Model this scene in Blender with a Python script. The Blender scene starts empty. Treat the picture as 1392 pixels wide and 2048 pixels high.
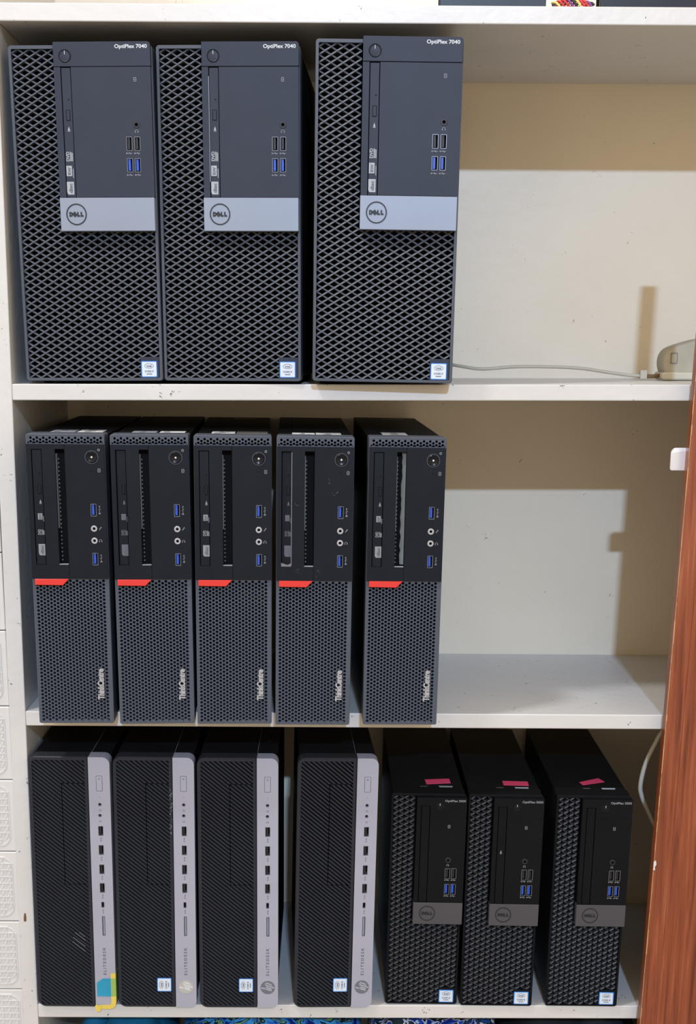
import bpy, math, random
from mathutils import Vector, Matrix, Euler
random.seed(7)
scene = bpy.context.scene
COL = scene.collection
SIN, COS, PI, RAD = math.sin, math.cos, math.pi, math.radians

# ------------------------------------------------------------------ camera
CAM = (0.36523, -1.53384, 0.16710)
PITCH, YAW, ROLL = RAD(13.5716), RAD(0.9036), RAD(0.5877)
FPX = 2604.5
cam_data = bpy.data.cameras.new('camera')
cam = bpy.data.objects.new('camera', cam_data)
COL.objects.link(cam)
fwd = Vector((SIN(YAW) * COS(PITCH), COS(YAW) * COS(PITCH), -SIN(PITCH)))
r0 = Vector((COS(YAW), -SIN(YAW), 0))
u0 = r0.cross(fwd)
rgt = r0 * COS(ROLL) + u0 * SIN(ROLL)
upv = rgt.cross(fwd)
cam.matrix_world = Matrix(((rgt.x, upv.x, -fwd.x, CAM[0]), (rgt.y, upv.y, -fwd.y, CAM[1]),
                           (rgt.z, upv.z, -fwd.z, CAM[2]), (0, 0, 0, 1)))
cam_data.sensor_fit = 'HORIZONTAL'
cam_data.sensor_width = 36.0
cam_data.lens = FPX / 1392.0 * 36.0
cam_data.shift_y = 300.0 / 1392.0
cam_data.clip_start = 0.05
scene.camera = cam

# ------------------------------------------------------------------ world, lamps, exposure
world = bpy.data.worlds.new('room_light')
scene.world = world
world.use_nodes = True
bg = world.node_tree.nodes['Background']
bg.inputs[0].default_value = (1.0, 0.79, 0.53, 1)
bg.inputs[1].default_value = 1.05


def lamp(name, loc, target, size, size_y, energy, color):
    d = bpy.data.lights.new(name, 'AREA')
    d.shape = 'RECTANGLE'
    d.size, d.size_y, d.energy, d.color = size, size_y, energy, color
    o = bpy.data.objects.new(name, d)
    COL.objects.link(o)
    o.location = loc
    o.rotation_euler = (Vector(target) - Vector(loc)).to_track_quat('-Z', 'Y').to_euler()
    return o


lamp('wall_lamp', (0.69, -4.6, 2.07), (0.4, 0.2, 0.0), 0.14, 0.06, 150.0, (0.48, 0.68, 1.0))
lamp('ceiling_lamp', (-0.60, -0.80, 2.15), (0.4, 0.0, -0.2), 0.22, 0.22, 28.0, (0.92, 0.95, 1.0))
scene.view_settings.view_transform = 'Standard'
scene.view_settings.look = 'None'
scene.view_settings.gamma = 1.0
scene.view_settings.use_curve_mapping = False
scene.view_settings.exposure = 0.0

# ------------------------------------------------------------------ key sizes (metres)
Z1, Z2, Z3, Z4 = 0.5268, 0.1280, -0.2675, -0.6600     # tops of the four boards
BT = 0.0185                                           # board thickness
DB = 0.3232                                           # depth to the back wall


SAG = {Z1: (0.0066, 0.32), Z2: (0.0085, 0.62)}         # two boards slope a little to the left


def board_z(zt, x):
    k, x0 = SAG.get(zt, (0.0, 0.0))
    return zt + k * (x - x0)


# ------------------------------------------------------------------ materials
def srgb(r, g, b):
    def f(c):
        c /= 255.0
        return c / 12.92 if c <= 0.04045 else ((c + 0.055) / 1.055) ** 2.4
    return (f(r), f(g), f(b), 1.0)


MATS = {}


def new_mat(name):
    m = bpy.data.materials.new(name)
    m.use_nodes = True
    MATS[name] = m
    nt = m.node_tree
    return m, nt, nt.nodes['Principled BSDF']


def plain(name, col, rough=0.5, metal=0.0, spec=0.5, var=0.0, bump=0.0, scale=900.0, coat=0.0):
    m, nt, b = new_mat(name)
    b.inputs['Base Color'].default_value = col
    b.inputs['Roughness'].default_value = rough
    b.inputs['Metallic'].default_value = metal
    b.inputs['Specular IOR Level'].default_value = spec
    b.inputs['Coat Weight'].default_value = coat
    if var or bump:
        tc = nt.nodes.new('ShaderNodeTexCoord')
        n = nt.nodes.new('ShaderNodeTexNoise')
        n.inputs['Scale'].default_value = scale
        n.inputs['Detail'].default_value = 3
        nt.links.new(tc.outputs['Object'], n.inputs['Vector'])
        if var:
            n2 = nt.nodes.new('ShaderNodeTexNoise')
            n2.inputs['Scale'].default_value = 28.0
            n2.inputs['Detail'].default_value = 6
            nt.links.new(tc.outputs['Object'], n2.inputs['Vector'])
            rp = nt.nodes.new('ShaderNodeValToRGB')
            rp.color_ramp.elements[0].position = 0.3
            rp.color_ramp.elements[1].position = 0.72
            rp.color_ramp.elements[0].color = tuple(c * (1 - var) for c in col[:3]) + (1,)
            rp.color_ramp.elements[1].color = tuple(min(1, c * (1 + var)) for c in col[:3]) + (1,)
            nt.links.new(n2.outputs['Fac'], rp.inputs['Fac'])
            nt.links.new(rp.outputs['Color'], b.inputs['Base Color'])
        if bump:
            bp = nt.nodes.new('ShaderNodeBump')
            bp.inputs['Strength'].default_value = bump
            bp.inputs['Distance'].default_value = 0.0004
            nt.links.new(n.outputs['Fac'], bp.inputs['Height'])
            nt.links.new(bp.outputs['Normal'], b.inputs['Normal'])
    return m


def paint(name, col, dirt, spot_scale=46.0, rough=0.42, amount=0.065):
    """old brushed gloss paint: soft mottling, chips and dark specks"""
    m, nt, b = new_mat(name)
    L = nt.links.new
    tc = nt.nodes.new('ShaderNodeTexCoord')
    n1 = nt.nodes.new('ShaderNodeTexNoise')
    n1.inputs['Scale'].default_value = 9.0
    n1.inputs['Detail'].default_value = 7
    L(tc.outputs['Object'], n1.inputs['Vector'])
    r1 = nt.nodes.new('ShaderNodeValToRGB')
    r1.color_ramp.elements[0].position = 0.25
    r1.color_ramp.elements[1].position = 0.75
    r1.color_ramp.elements[0].color = tuple(c * 0.93 for c in col[:3]) + (1,)
    r1.color_ramp.elements[1].color = col
    L(n1.outputs['Fac'], r1.inputs['Fac'])
    v = nt.nodes.new('ShaderNodeTexVoronoi')
    v.inputs['Scale'].default_value = spot_scale
    v.inputs['Randomness'].default_value = 1.0
    nz = nt.nodes.new('ShaderNodeTexNoise')
    nz.inputs['Scale'].default_value = 160.0
    nz.inputs['Detail'].default_value = 3
    L(tc.outputs['Object'], nz.inputs['Vector'])
    mixv = nt.nodes.new('ShaderNodeMix')
    mixv.data_type = 'VECTOR'
    mixv.inputs['Factor'].default_value = 0.035
    L(tc.outputs['Object'], mixv.inputs['A'])
    L(nz.outputs['Color'], mixv.inputs['B'])
    L(mixv.outputs['Result'], v.inputs['Vector'])
    lt = nt.nodes.new('ShaderNodeMath')
    lt.operation = 'LESS_THAN'
    lt.inputs[1].default_value = amount
    L(v.outputs['Distance'], lt.inputs[0])
    # only some cells carry a chip
    sep = nt.nodes.new('ShaderNodeSeparateColor')
    L(v.outputs['Color'], sep.inputs['Color'])
    gt = nt.nodes.new('ShaderNodeMath')
    gt.operation = 'GREATER_THAN'
    gt.inputs[1].default_value = 0.72
    L(sep.outputs[0], gt.inputs[0])
    mu = nt.nodes.new('ShaderNodeMath')
    mu.operation = 'MULTIPLY'
    L(lt.outputs[0], mu.inputs[0])
    L(gt.outputs[0], mu.inputs[1])
    mx = nt.nodes.new('ShaderNodeMix')
    mx.data_type = 'RGBA'
    L(mu.outputs[0], mx.inputs['Factor'])
    L(r1.outputs['Color'], mx.inputs['A'])
    mx.inputs['B'].default_value = dirt
    L(mx.outputs['Result'], b.inputs['Base Color'])
    b.inputs['Roughness'].default_value = rough
    n3 = nt.nodes.new('ShaderNodeTexNoise')
    n3.inputs['Scale'].default_value = 70.0
    n3.inputs['Detail'].default_value = 5
    L(tc.outputs['Object'], n3.inputs['Vector'])
    bp = nt.nodes.new('ShaderNodeBump')
    bp.inputs['Strength'].default_value = 0.35
    bp.inputs['Distance'].default_value = 0.0015
    L(n3.outputs['Fac'], bp.inputs['Height'])
    L(bp.outputs['Normal'], b.inputs['Normal'])
    return m


def wood(name):
    m, nt, b = new_mat(name)
    L = nt.links.new
    tc = nt.nodes.new('ShaderNodeTexCoord')
    mp = nt.nodes.new('ShaderNodeMapping')
    mp.inputs['Scale'].default_value = (1.0, 1.0, 0.035)
    L(tc.outputs['Object'], mp.inputs['Vector'])
    n = nt.nodes.new('ShaderNodeTexNoise')
    n.inputs['Scale'].default_value = 130.0
    n.inputs['Detail'].default_value = 8
    n.inputs['Roughness'].default_value = 0.65
    n.inputs['Distortion'].default_value = 0.6
    L(mp.outputs['Vector'], n.inputs['Vector'])
    r = nt.nodes.new('ShaderNodeValToRGB')
    e = r.color_ramp.elements
    e[0].position, e[0].color = 0.30, srgb(92, 42, 24)
    e[1].position, e[1].color = 0.72, srgb(172, 104, 72)
    x = e.new(0.46)
    x.color = srgb(134, 68, 42)
    x = e.new(0.56)
    x.color = srgb(148, 78, 50)
    L(n.outputs['Fac'], r.inputs['Fac'])
    L(r.outputs['Color'], b.inputs['Base Color'])
    b.inputs['Roughness'].default_value = 0.38
    bp = nt.nodes.new('ShaderNodeBump')
    bp.inputs['Strength'].default_value = 0.25
    bp.inputs['Distance'].default_value = 0.0006
    L(n.outputs['Fac'], bp.inputs['Height'])
    L(bp.outputs['Normal'], b.inputs['Normal'])
    return m


def pattern_cloth(name, cols, scale):
    m, nt, b = new_mat(name)
    L = nt.links.new
    tc = nt.nodes.new('ShaderNodeTexCoord')
    n = nt.nodes.new('ShaderNodeTexNoise')
    n.inputs['Scale'].default_value = scale
    n.inputs['Detail'].default_value = 2
    n.inputs['Distortion'].default_value = 2.5
    L(tc.outputs['Object'], n.inputs['Vector'])
    r = nt.nodes.new('ShaderNodeValToRGB')
    r.color_ramp.interpolation = 'CONSTANT'
    e = r.color_ramp.elements
    e[0].position, e[0].color = 0.0, cols[0]
    e[1].position, e[1].color = 0.40, cols[1]
    for p, c in zip((0.46, 0.52, 0.58, 0.64), cols[2:]):
        x = e.new(p)
        x.color = c
    L(n.outputs['Fac'], r.inputs['Fac'])
    L(r.outputs['Color'], b.inputs['Base Color'])
    b.inputs['Roughness'].default_value = 0.35
    return m


paint('cream_paint', (0.86, 0.765, 0.61, 1), srgb(120, 108, 92))
paint('white_paint', (0.69, 0.68, 0.66, 1), srgb(112, 104, 94), 60.0, 0.4, 0.12)
plain('tile_glaze', (0.70, 0.695, 0.68, 1), 0.28, var=0.03, bump=0.05, scale=60)
plain('grout', (0.36, 0.34, 0.32, 1), 0.9, bump=0.3, scale=300)
plain('floor_stone', (0.27, 0.225, 0.165, 1), 0.6, var=0.12)
wood('wood_laminate')
plain('raw_chipboard', srgb(205, 170, 120), 0.85, var=0.2, bump=0.4)
plain('chrome', (0.86, 0.88, 0.93, 1), 0.30, 0.35)
plain('slate_plastic', (0.029, 0.036, 0.057, 1), 0.5, spec=0.25, var=0.06, bump=0.10, scale=1400)
plain('slate_grille', (0.076, 0.088, 0.112, 1), 0.46, spec=0.3, bump=0.05)
plain('black_plastic', (0.0085, 0.0115, 0.0180, 1), 0.48, spec=0.16, var=0.10, bump=0.10, scale=1400)
plain('charcoal_grille', (0.080, 0.094, 0.122, 1), 0.45, spec=0.3, bump=0.05)
plain('coal_plastic', (0.0065, 0.0072, 0.0090, 1), 0.5, spec=0.10, var=0.10, bump=0.08, scale=1400)
plain('coal_grille', (0.026, 0.029, 0.036, 1), 0.36, spec=0.5, bump=0.05)
plain('rib_plastic', (0.026, 0.029, 0.037, 1), 0.42, spec=0.2, var=0.08)
plain('chassis_metal', (0.0075, 0.0080, 0.0095, 1), 0.55, 0.0, 0.15, var=0.12, bump=0.15, scale=700)
plain('deep_black', (0.003, 0.003, 0.004, 1), 0.8, spec=0.2)
plain('gloss_black', (0.008, 0.009, 0.012, 1), 0.18, spec=0.22)
plain('silver_blue', (0.275, 0.318, 0.40, 1), 0.42, 0.2, spec=0.3, var=0.03)
plain('silver_satin', (0.42, 0.435, 0.53, 1), 0.40, 0.2, spec=0.3, var=0.03)
plain('gunmetal', (0.085, 0.083, 0.092, 1), 0.45, 0.2, spec=0.3, var=0.05)
plain('port_metal', (0.24, 0.26, 0.30, 1), 0.30, 0.6)
plain('bright_metal', (0.46, 0.47, 0.50, 1), 0.35, 0.3)
plain('usb_blue', (0.020, 0.085, 0.55, 1), 0.4)
plain('usb_black', (0.012, 0.012, 0.014, 1), 0.5)
plain('print_white', (0.62, 0.66, 0.70, 1), 0.5)
plain('print_grey', (0.24, 0.255, 0.28, 1), 0.55)
plain('print_pale', (0.36, 0.40, 0.43, 1), 0.5)
plain('print_dark', (0.012, 0.014, 0.020, 1), 0.5)
plain('print_slate', (0.10, 0.11, 0.14, 1), 0.5)
plain('red_plastic', (0.72, 0.040, 0.034, 1), 0.35)
plain('sticker_white', (0.66, 0.74, 0.84, 1), 0.4)
plain('sticker_blue', (0.015, 0.10, 0.46, 1), 0.35)
plain('sticker_cyan', (0.10, 0.42, 0.80, 1), 0.35)
plain('paper_white', (0.70, 0.71, 0.70, 1), 0.6, var=0.05)
plain('paper_grey', (0.30, 0.32, 0.36, 1), 0.6, var=0.10)
plain('paper_dim', (0.13, 0.125, 0.11, 1), 0.7, var=0.10)
plain('pink_tape', (0.85, 0.075, 0.19, 1), 0.5, var=0.05)
plain('blue_tape', (0.025, 0.31, 0.50, 1), 0.32, var=0.10, bump=0.3, scale=200)
plain('green_tape', (0.30, 0.47, 0.12, 1), 0.32, var=0.05)
plain('yellow_tape', (0.74, 0.58, 0.11, 1), 0.32, var=0.06)
plain('logo_cream', (0.47, 0.45, 0.41, 1), 0.5)
plain('logo_grey', (0.15, 0.16, 0.19, 1), 0.45)
plain('beige_plastic', (0.47, 0.435, 0.33, 1), 0.55, var=0.14, bump=0.12, scale=400)
plain('beige_light', (0.60, 0.57, 0.45, 1), 0.5, var=0.06)
plain('cable_beige', (0.52, 0.49, 0.40, 1), 0.5)
plain('cable_white', (0.55, 0.535, 0.475, 1), 0.5)
plain('foam_grey', (0.17, 0.19, 0.185, 1), 0.9, var=0.2, bump=0.4)
plain('fan_plastic', (0.016, 0.017, 0.020, 1), 0.35, spec=0.25, var=0.3, bump=0.1)
plain('rust', srgb(122, 84, 62), 0.9, var=0.3)
for nm, c in (('wire_red', (0.55, 0.03, 0.03, 1)), ('wire_yellow', (0.75, 0.60, 0.18, 1)),
              ('wire_black', (0.02, 0.02, 0.02, 1)), ('wire_violet', (0.20, 0.05, 0.22, 1)),
              ('wire_brown', (0.16, 0.09, 0.03, 1))):
    plain(nm, c, 0.4)
plain('bag_blue', (0.010, 0.15, 0.30, 1), 0.35, var=0.25)
plain('bag_dark', (0.030, 0.036, 0.040, 1), 0.5, var=0.3)
pattern_cloth('bag_floral', [srgb(12, 40, 120), srgb(40, 110, 200), srgb(70, 160, 220), srgb(20, 40, 60),
                             srgb(110, 160, 120), srgb(25, 70, 170)], 22.0)
pattern_cloth('bag_print', [srgb(20, 40, 120), srgb(30, 80, 180), srgb(200, 205, 215), srgb(15, 25, 50),
                            srgb(40, 60, 60), srgb(25, 70, 150)], 30.0)


# ------------------------------------------------------------------ mesh helpers
class MB:
    """collects faces; build() links them as one mesh object"""

    def __init__(self):
        self.v, self.f, self.mi = [], [], []
        self.cur = 0

    def add(self, vs, fs):
        o = len(self.v)
        self.v += [tuple(p) for p in vs]
        for f in fs:
            self.f.append(tuple(i + o for i in f))
            self.mi.append(self.cur)

    def box(self, x0, x1, y0, y1, z0, z1):
        self.add([(x0, y0, z0), (x1, y0, z0), (x1, y1, z0), (x0, y1, z0),
                  (x0, y0, z1), (x1, y0, z1), (x1, y1, z1), (x0, y1, z1)],
                 [(0, 1, 5, 4), (1, 2, 6, 5), (2, 3, 7, 6), (3, 0, 4, 7), (4, 5, 6, 7), (3, 2, 1, 0)])

    def prism(self, poly, y0, y1, cham=0.0):
        """polygon in x/z (counter-clockwise seen from the front, -y) pushed from y0 (front) to y1"""
        n = len(poly)
        vs, fs = [], []
        if cham > 0:
            cx = sum(p[0] for p in poly) / n
            cz = sum(p[1] for p in poly) / n
            ins = inset(poly, cham)
            vs += [(x, y0, z) for x, z in ins]
            vs += [(x, y0 + cham, z) for x, z in poly]
            vs += [(x, y1, z) for x, z in poly]
            rings = 3
        else:
            vs += [(x, y0, z) for x, z in poly]
            vs += [(x, y1, z) for x, z in poly]
            rings = 2
        fs.append(tuple(range(n)))
        for r in range(rings - 1):
            for i in range(n):
                j = (i + 1) % n
                fs.append((r * n + j, r * n + i, (r + 1) * n + i, (r + 1) * n + j))
        fs.append(tuple(reversed(range((rings - 1) * n, rings * n))))
        self.add(vs, fs)

    def ring(self, outer, inner, y0, y1, cham=0.0):
        n = len(outer)
        oo = inset(outer, cham) if cham else outer
        vs = [(x, y0, z) for x, z in oo] + [(x, y0, z) for x, z in inner]
        vs += [(x, y1, z) for x, z in outer] + [(x, y1, z) for x, z in inner]
        if cham:
            vs += [(x, y0 + cham, z) for x, z in outer]
        fs = []
        for i in range(n):
            j = (i + 1) % n
            fs.append((i, j, n + j, n + i))
            fs.append((n + i, n + j, 3 * n + j, 3 * n + i))
            fs.append((2 * n + j, 2 * n + i, 3 * n + i, 3 * n + j))
            if cham:
                fs.append((j, i, 4 * n + i, 4 * n + j))
                fs.append((4 * n + j, 4 * n + i, 2 * n + i, 2 * n + j))
            else:
                fs.append((j, i, 2 * n + i, 2 * n + j))
        self.add(vs, fs)

    def holed(self, x0, x1, z0, z1, holes, y0, y1):
        """plate with rectangular openings (welded grid)"""
        xs = sorted(set([x0, x1] + [h[0] for h in holes] + [h[1] for h in holes]))
        zs = sorted(set([z0, z1] + [h[2] for h in holes] + [h[3] for h in holes]))
        xs = [x for x in xs if x0 - 1e-9 <= x <= x1 + 1e-9]
        zs = [z for z in zs if z0 - 1e-9 <= z <= z1 + 1e-9]
        nx, nz = len(xs), len(zs)

        def solid(i, k):
            if i < 0 or k < 0 or i >= nx - 1 or k >= nz - 1:
                return False
            cx, cz = (xs[i] + xs[i + 1]) / 2, (zs[k] + zs[k + 1]) / 2
            return not any(h[0] < cx < h[1] and h[2] < cz < h[3] for h in holes)
        vs = [(x, y, z) for y in (y0, y1) for z in zs for x in xs]

        def id_(i, k, b):
            return b * nx * nz + k * nx + i
        fs = []
        for i in range(nx - 1):
            for k in range(nz - 1):
                if not solid(i, k):
                    continue
                a, b, c, d = id_(i, k, 0), id_(i + 1, k, 0), id_(i + 1, k + 1, 0), id_(i, k + 1, 0)
                e, f, g, h = id_(i, k, 1), id_(i + 1, k, 1), id_(i + 1, k + 1, 1), id_(i, k + 1, 1)
                fs += [(a, b, c, d), (h, g, f, e)]
                if not solid(i - 1, k):
                    fs.append((e, a, d, h))
                if not solid(i + 1, k):
                    fs.append((b, f, g, c))
                if not solid(i, k - 1):
                    fs.append((e, f, b, a))
                if not solid(i, k + 1):
                    fs.append((d, c, g, h))
        used = sorted(set(i for f in fs for i in f))
        mp = {o: n for n, o in enumerate(used)}
        self.add([vs[i] for i in used], [tuple(mp[i] for i in f) for f in fs])

    def bar(self, p, q, wf, wb, yf, yb):
        """grille strand between two x/z points: narrow front, wide back"""
        dx, dz = q[0] - p[0], q[1] - p[1]
        l = math.hypot(dx, dz) or 1
        nx, nz = -dz / l, dx / l
        vs = []
        for (x, z) in (p, q):
            vs += [(x + nx * wf, yf, z + nz * wf), (x - nx * wf, yf, z - nz * wf),
                   (x - nx * wb, yb, z - nz * wb), (x + nx * wb, yb, z + nz * wb)]
        self.add(vs, [(0, 1, 5, 4), (1, 2, 6, 5), (3, 0, 4, 7)])

    def facet(self, p, q, w, yf, rise, yb):
        """strand whose upper face leans back: ridge below, slope above"""
        dx, dz = q[0] - p[0], q[1] - p[1]
        l = math.hypot(dx, dz) or 1
        nx, nz = -dz / l, dx / l
        vs = []
        for (x, z) in (p, q):
            vs += [(x + nx * w, yf + rise, z + nz * w), (x - nx * w * .75, yf, z - nz * w * .75),
                   (x - nx * w, yb, z - nz * w), (x + nx * w, yb, z + nz * w)]
        self.add(vs, [(0, 1, 5, 4), (1, 2, 6, 5), (3, 0, 4, 7)])

    def tube(self, pts, rad, seg=8, cap=True):
        pts = [Vector(p) for p in pts]
        n = len(pts)
        rings = []
        nrm = None
        for i in range(n):
            t = (pts[min(i + 1, n - 1)] - pts[max(i - 1, 0)]).normalized()
            if nrm is None:
                a = Vector((0, 0, 1)) if abs(t.z) < 0.9 else Vector((1, 0, 0))
                nrm = (a - t * a.dot(t)).normalized()
            else:
                nrm = (nrm - t * nrm.dot(t)).normalized()
            bi = t.cross(nrm)
            r = rad[i] if isinstance(rad, (list, tuple)) else rad
            rings.append([pts[i] + (nrm * COS(2 * PI * k / seg) + bi * SIN(2 * PI * k / seg)) * r for k in range(seg)])
        vs = [p for rg in rings for p in rg]
        fs = []
        for i in range(n - 1):
            for k in range(seg):
                k2 = (k + 1) % seg
                fs.append((i * seg + k, i * seg + k2, (i + 1) * seg + k2, (i + 1) * seg + k))
        if cap:
            fs.append(tuple(reversed(range(seg))))
            fs.append(tuple(range((n - 1) * seg, n * seg)))
        self.add(vs, fs)

    def mesh(self, name, mats, smooth=False):
        me = bpy.data.meshes.new(name)
        me.from_pydata(self.v, [], self.f)
        for m in (mats if isinstance(mats, (list, tuple)) else [mats]):
            me.materials.append(MATS[m])
        me.polygons.foreach_set('material_index', self.mi)
        if smooth:
            me.polygons.foreach_set('use_smooth', [True] * len(self.f))
        me.update()
        return me

    def build(self, name, mats, parent=None, smooth=False, bevel=0.0):
        o = bpy.data.objects.new(name, self.mesh(name, mats, smooth))
        COL.objects.link(o)
        if parent is not None:
            o.parent = parent
        if bevel:
            md = o.modifiers.new('bevel', 'BEVEL')
            md.width = bevel
            md.segments = 2
            md.limit_method = 'ANGLE'
            md.angle_limit = RAD(40)
        return o


def inset(poly, d):
    """move every corner of a convex-ish polygon inwards by d"""
    n = len(poly)
    out = []
    for i in range(n):
        a, b, c = poly[i - 1], poly[i], poly[(i + 1) % n]
        e1 = (b[0] - a[0], b[1] - a[1])
        e2 = (c[0] - b[0], c[1] - b[1])
        l1 = math.hypot(*e1) or 1
        l2 = math.hypot(*e2) or 1
        n1 = (-e1[1] / l1, e1[0] / l1)
        n2 = (-e2[1] / l2, e2[0] / l2)
        k = 1 + n1[0] * n2[0] + n1[1] * n2[1]
        k = max(k, 0.35)
        out.append((b[0] + d * (n1[0] + n2[0]) / k, b[1] + d * (n1[1] + n2[1]) / k))
    return out


def rrect(x0, x1, z0, z1, r, seg=5):
    """rounded rectangle; r = one radius or (bl, br, tr, tl)"""
    if not isinstance(r, (tuple, list)):
        r = (r, r, r, r)
    pts = []
    for (cx, cz, a0, rr) in ((x0 + r[0], z0 + r[0], PI, r[0]), (x1 - r[1], z0 + r[1], 1.5 * PI, r[1]),
                             (x1 - r[2], z1 - r[2], 0, r[2]), (x0 + r[3], z1 - r[3], 0.5 * PI, r[3])):
        for k in range(seg + 1):
            a = a0 + 0.5 * PI * k / seg
            pts.append((cx + rr * COS(a), cz + rr * SIN(a)))
    return pts


def circle(cx, cz, r, n=24):
    return [(cx + r * COS(2 * PI * k / n), cz + r * SIN(2 * PI * k / n)) for k in range(n)]


def clip_poly(poly, x0, x1, z0, z1):
    for axis, lim, sgn in ((0, x0, 1), (0, x1, -1), (1, z0, 1), (1, z1, -1)):
        out = []
        for i in range(len(poly)):
            a, b = poly[i - 1], poly[i]
            da, db = sgn * (a[axis] - lim), sgn * (b[axis] - lim)
            if (da < 0) != (db < 0):
                t = da / (da - db)
                out.append((a[0] + (b[0] - a[0]) * t, a[1] + (b[1] - a[1]) * t))
            if db >= 0:
                out.append(b)
        poly = out
        if len(poly) < 3:
            return []
    return poly


def text_geo(body, size, rot=0.0, xscale=1.0, bold=0.0, extrude=0.0, spacing=1.0, shear=0.0):
    """verts/faces of a line of lettering, centred, in x/z facing -y"""
    cu = bpy.data.curves.new('lettering', 'FONT')
    cu.body = body
    cu.size = size
    cu.offset = bold
    cu.extrude = extrude
    cu.space_character = spacing
    cu.shear = shear
    cu.resolution_u = 3
    ob = bpy.data.objects.new('lettering', cu)
    me = bpy.data.meshes.new_from_object(ob)
    vs = [(v.co.x * xscale, v.co.y, v.co.z) for v in me.vertices]
    fs = [tuple(p.vertices) for p in me.polygons]
    bpy.data.objects.remove(ob)
    bpy.data.curves.remove(cu)
    bpy.data.meshes.remove(me)
    x0, x1 = min(v[0] for v in vs), max(v[0] for v in vs)
    y0, y1 = min(v[1] for v in vs), max(v[1] for v in vs)
    cx, cy = (x0 + x1) / 2, (y0 + y1) / 2
    c, s = COS(rot), SIN(rot)
    out = []
    for x, y, z in vs:
        x -= cx
        y -= cy
        out.append((x * c - y * s, -z, x * s + y * c))
    return out, fs, (x1 - x0, y1 - y0)


def put_text(mb, body, cx, cz, y, w, h, rot=0.0, bold=0.0, extrude=0.0001, spacing=1.0, shear=0.0):
    """fit lettering into a box w x h (before rotation) centred at cx, cz on plane y"""
    vs, fs, (tw, th) = text_geo(body, 0.01, 0.0, 1.0, bold, extrude, spacing, shear)
    sx, sz = w / tw, h / th
    c, s = COS(rot), SIN(rot)
    mb.add([(cx + x * sx * c - z * sz * s, y + yy, cz + x * sx * s + z * sz * c) for x, yy, z in vs], fs)


def empty(name, loc=(0, 0, 0), rot=(0, 0, 0)):
    o = bpy.data.objects.new(name, None)
    o.empty_display_size = 0.05
    COL.objects.link(o)
    o.location = loc
    o.rotation_euler = rot
    return o


def tag(o, label=None, cat=None, group=None, kind=None):
    if label:
        o['label'] = label
    if cat:
        o['category'] = cat
    if group:
        o['group'] = group
    if kind:
        o['kind'] = kind
    return o


def copy_tree(o, parent=None):
    c = o.copy()
    COL.objects.link(c)
    c.parent = parent
    for ch in list(o.children):
        copy_tree(ch, c)
    return c


def mm(*a):
    return [x * 0.001 for x in a]


# ------------------------------------------------------------------ the setting
def side_x(z):
    """the left upright leans very slightly"""
    return 0.0005 + 0.0078 * (z - 0.216)


def lean_box(mb, xa, xb, y0, y1, z0, z1, fa, fb, steps=1):
    for s in range(steps):
        za, zb = z0 + (z1 - z0) * s / steps, z0 + (z1 - z0) * (s + 1) / steps
        mb.add([(fa(za), y0, za), (fb(za), y0, za), (fb(za), y1, za), (fa(za), y1, za),
                (fa(zb), y0, zb), (fb(zb), y0, zb), (fb(zb), y1, zb), (fa(zb), y1, zb)],
               [(0, 1, 5, 4), (1, 2, 6, 5), (2, 3, 7, 6), (3, 0, 4, 7), (4, 5, 6, 7), (3, 2, 1, 0)])


ZB, ZT = -1.02, 0.86
unit = empty('shelving_unit', (0.5, 0.16, ZB))
tag(unit, 'cream painted built-in shelving with chipped white front edges holding the computers', 'shelf')


def unit_part(mb, name, mat, bevel=0.0):
    mb.v = [(x - 0.5, y - 0.16, z - ZB) for x, y, z in mb.v]
    return mb.build(name, mat, unit, bevel=bevel)


mb = MB()
lean_box(mb, 0, 0, 0.0, DB, ZB, ZT, lambda z: side_x(z) - 0.0195, lambda z: side_x(z), 1)
unit_part(mb, 'side_panel', 'white_paint', 0.0012)
mb = MB()
mb.box(1.12, 1.14, 0.0, DB, ZB, ZT)
unit_part(mb, 'side_panel', 'white_paint', 0.0012)
mb = MB()
mb.box(-0.02, 1.14, DB, DB + 0.015, ZB, ZT)
unit_part(mb, 'back_panel', 'cream_paint')
for zt in (Z1, Z2, Z3, Z4, -1.0):
    mb = MB()
    x0 = side_x(zt) + 0.0001
    mb.box(x0, 1.12, 0.0, DB, zt - BT, zt)
    mb.v = [(x, y, z + board_z(zt, x) - zt) for x, y, z in mb.v]
    unit_part(mb, 'shelf_board', 'white_paint', 0.0012)

# rust stain on the upright
mb = MB()
mb.prism([(-.0184, -.5440), (-.0166, -.5448), (-.0152, -.5436), (-.0149, -.5385), (-.0156, -.5330), (-.0174, -.5335), (-.0183, -.5390)], -.0003, .0003)
unit_part(mb, 'rust_stain', 'rust')

# tiled wall to the left of the shelving
TH, TW = 0.0945, 0.30
wall = MB()
wall.box(-1.53, -0.0215, 0.0105, 0.05, -1.25, 2.4)
wall = wall.build('wall_left', 'grout')
tag(wall, 'cream embossed tile wall beside the white shelf upright', kind='structure')


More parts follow.
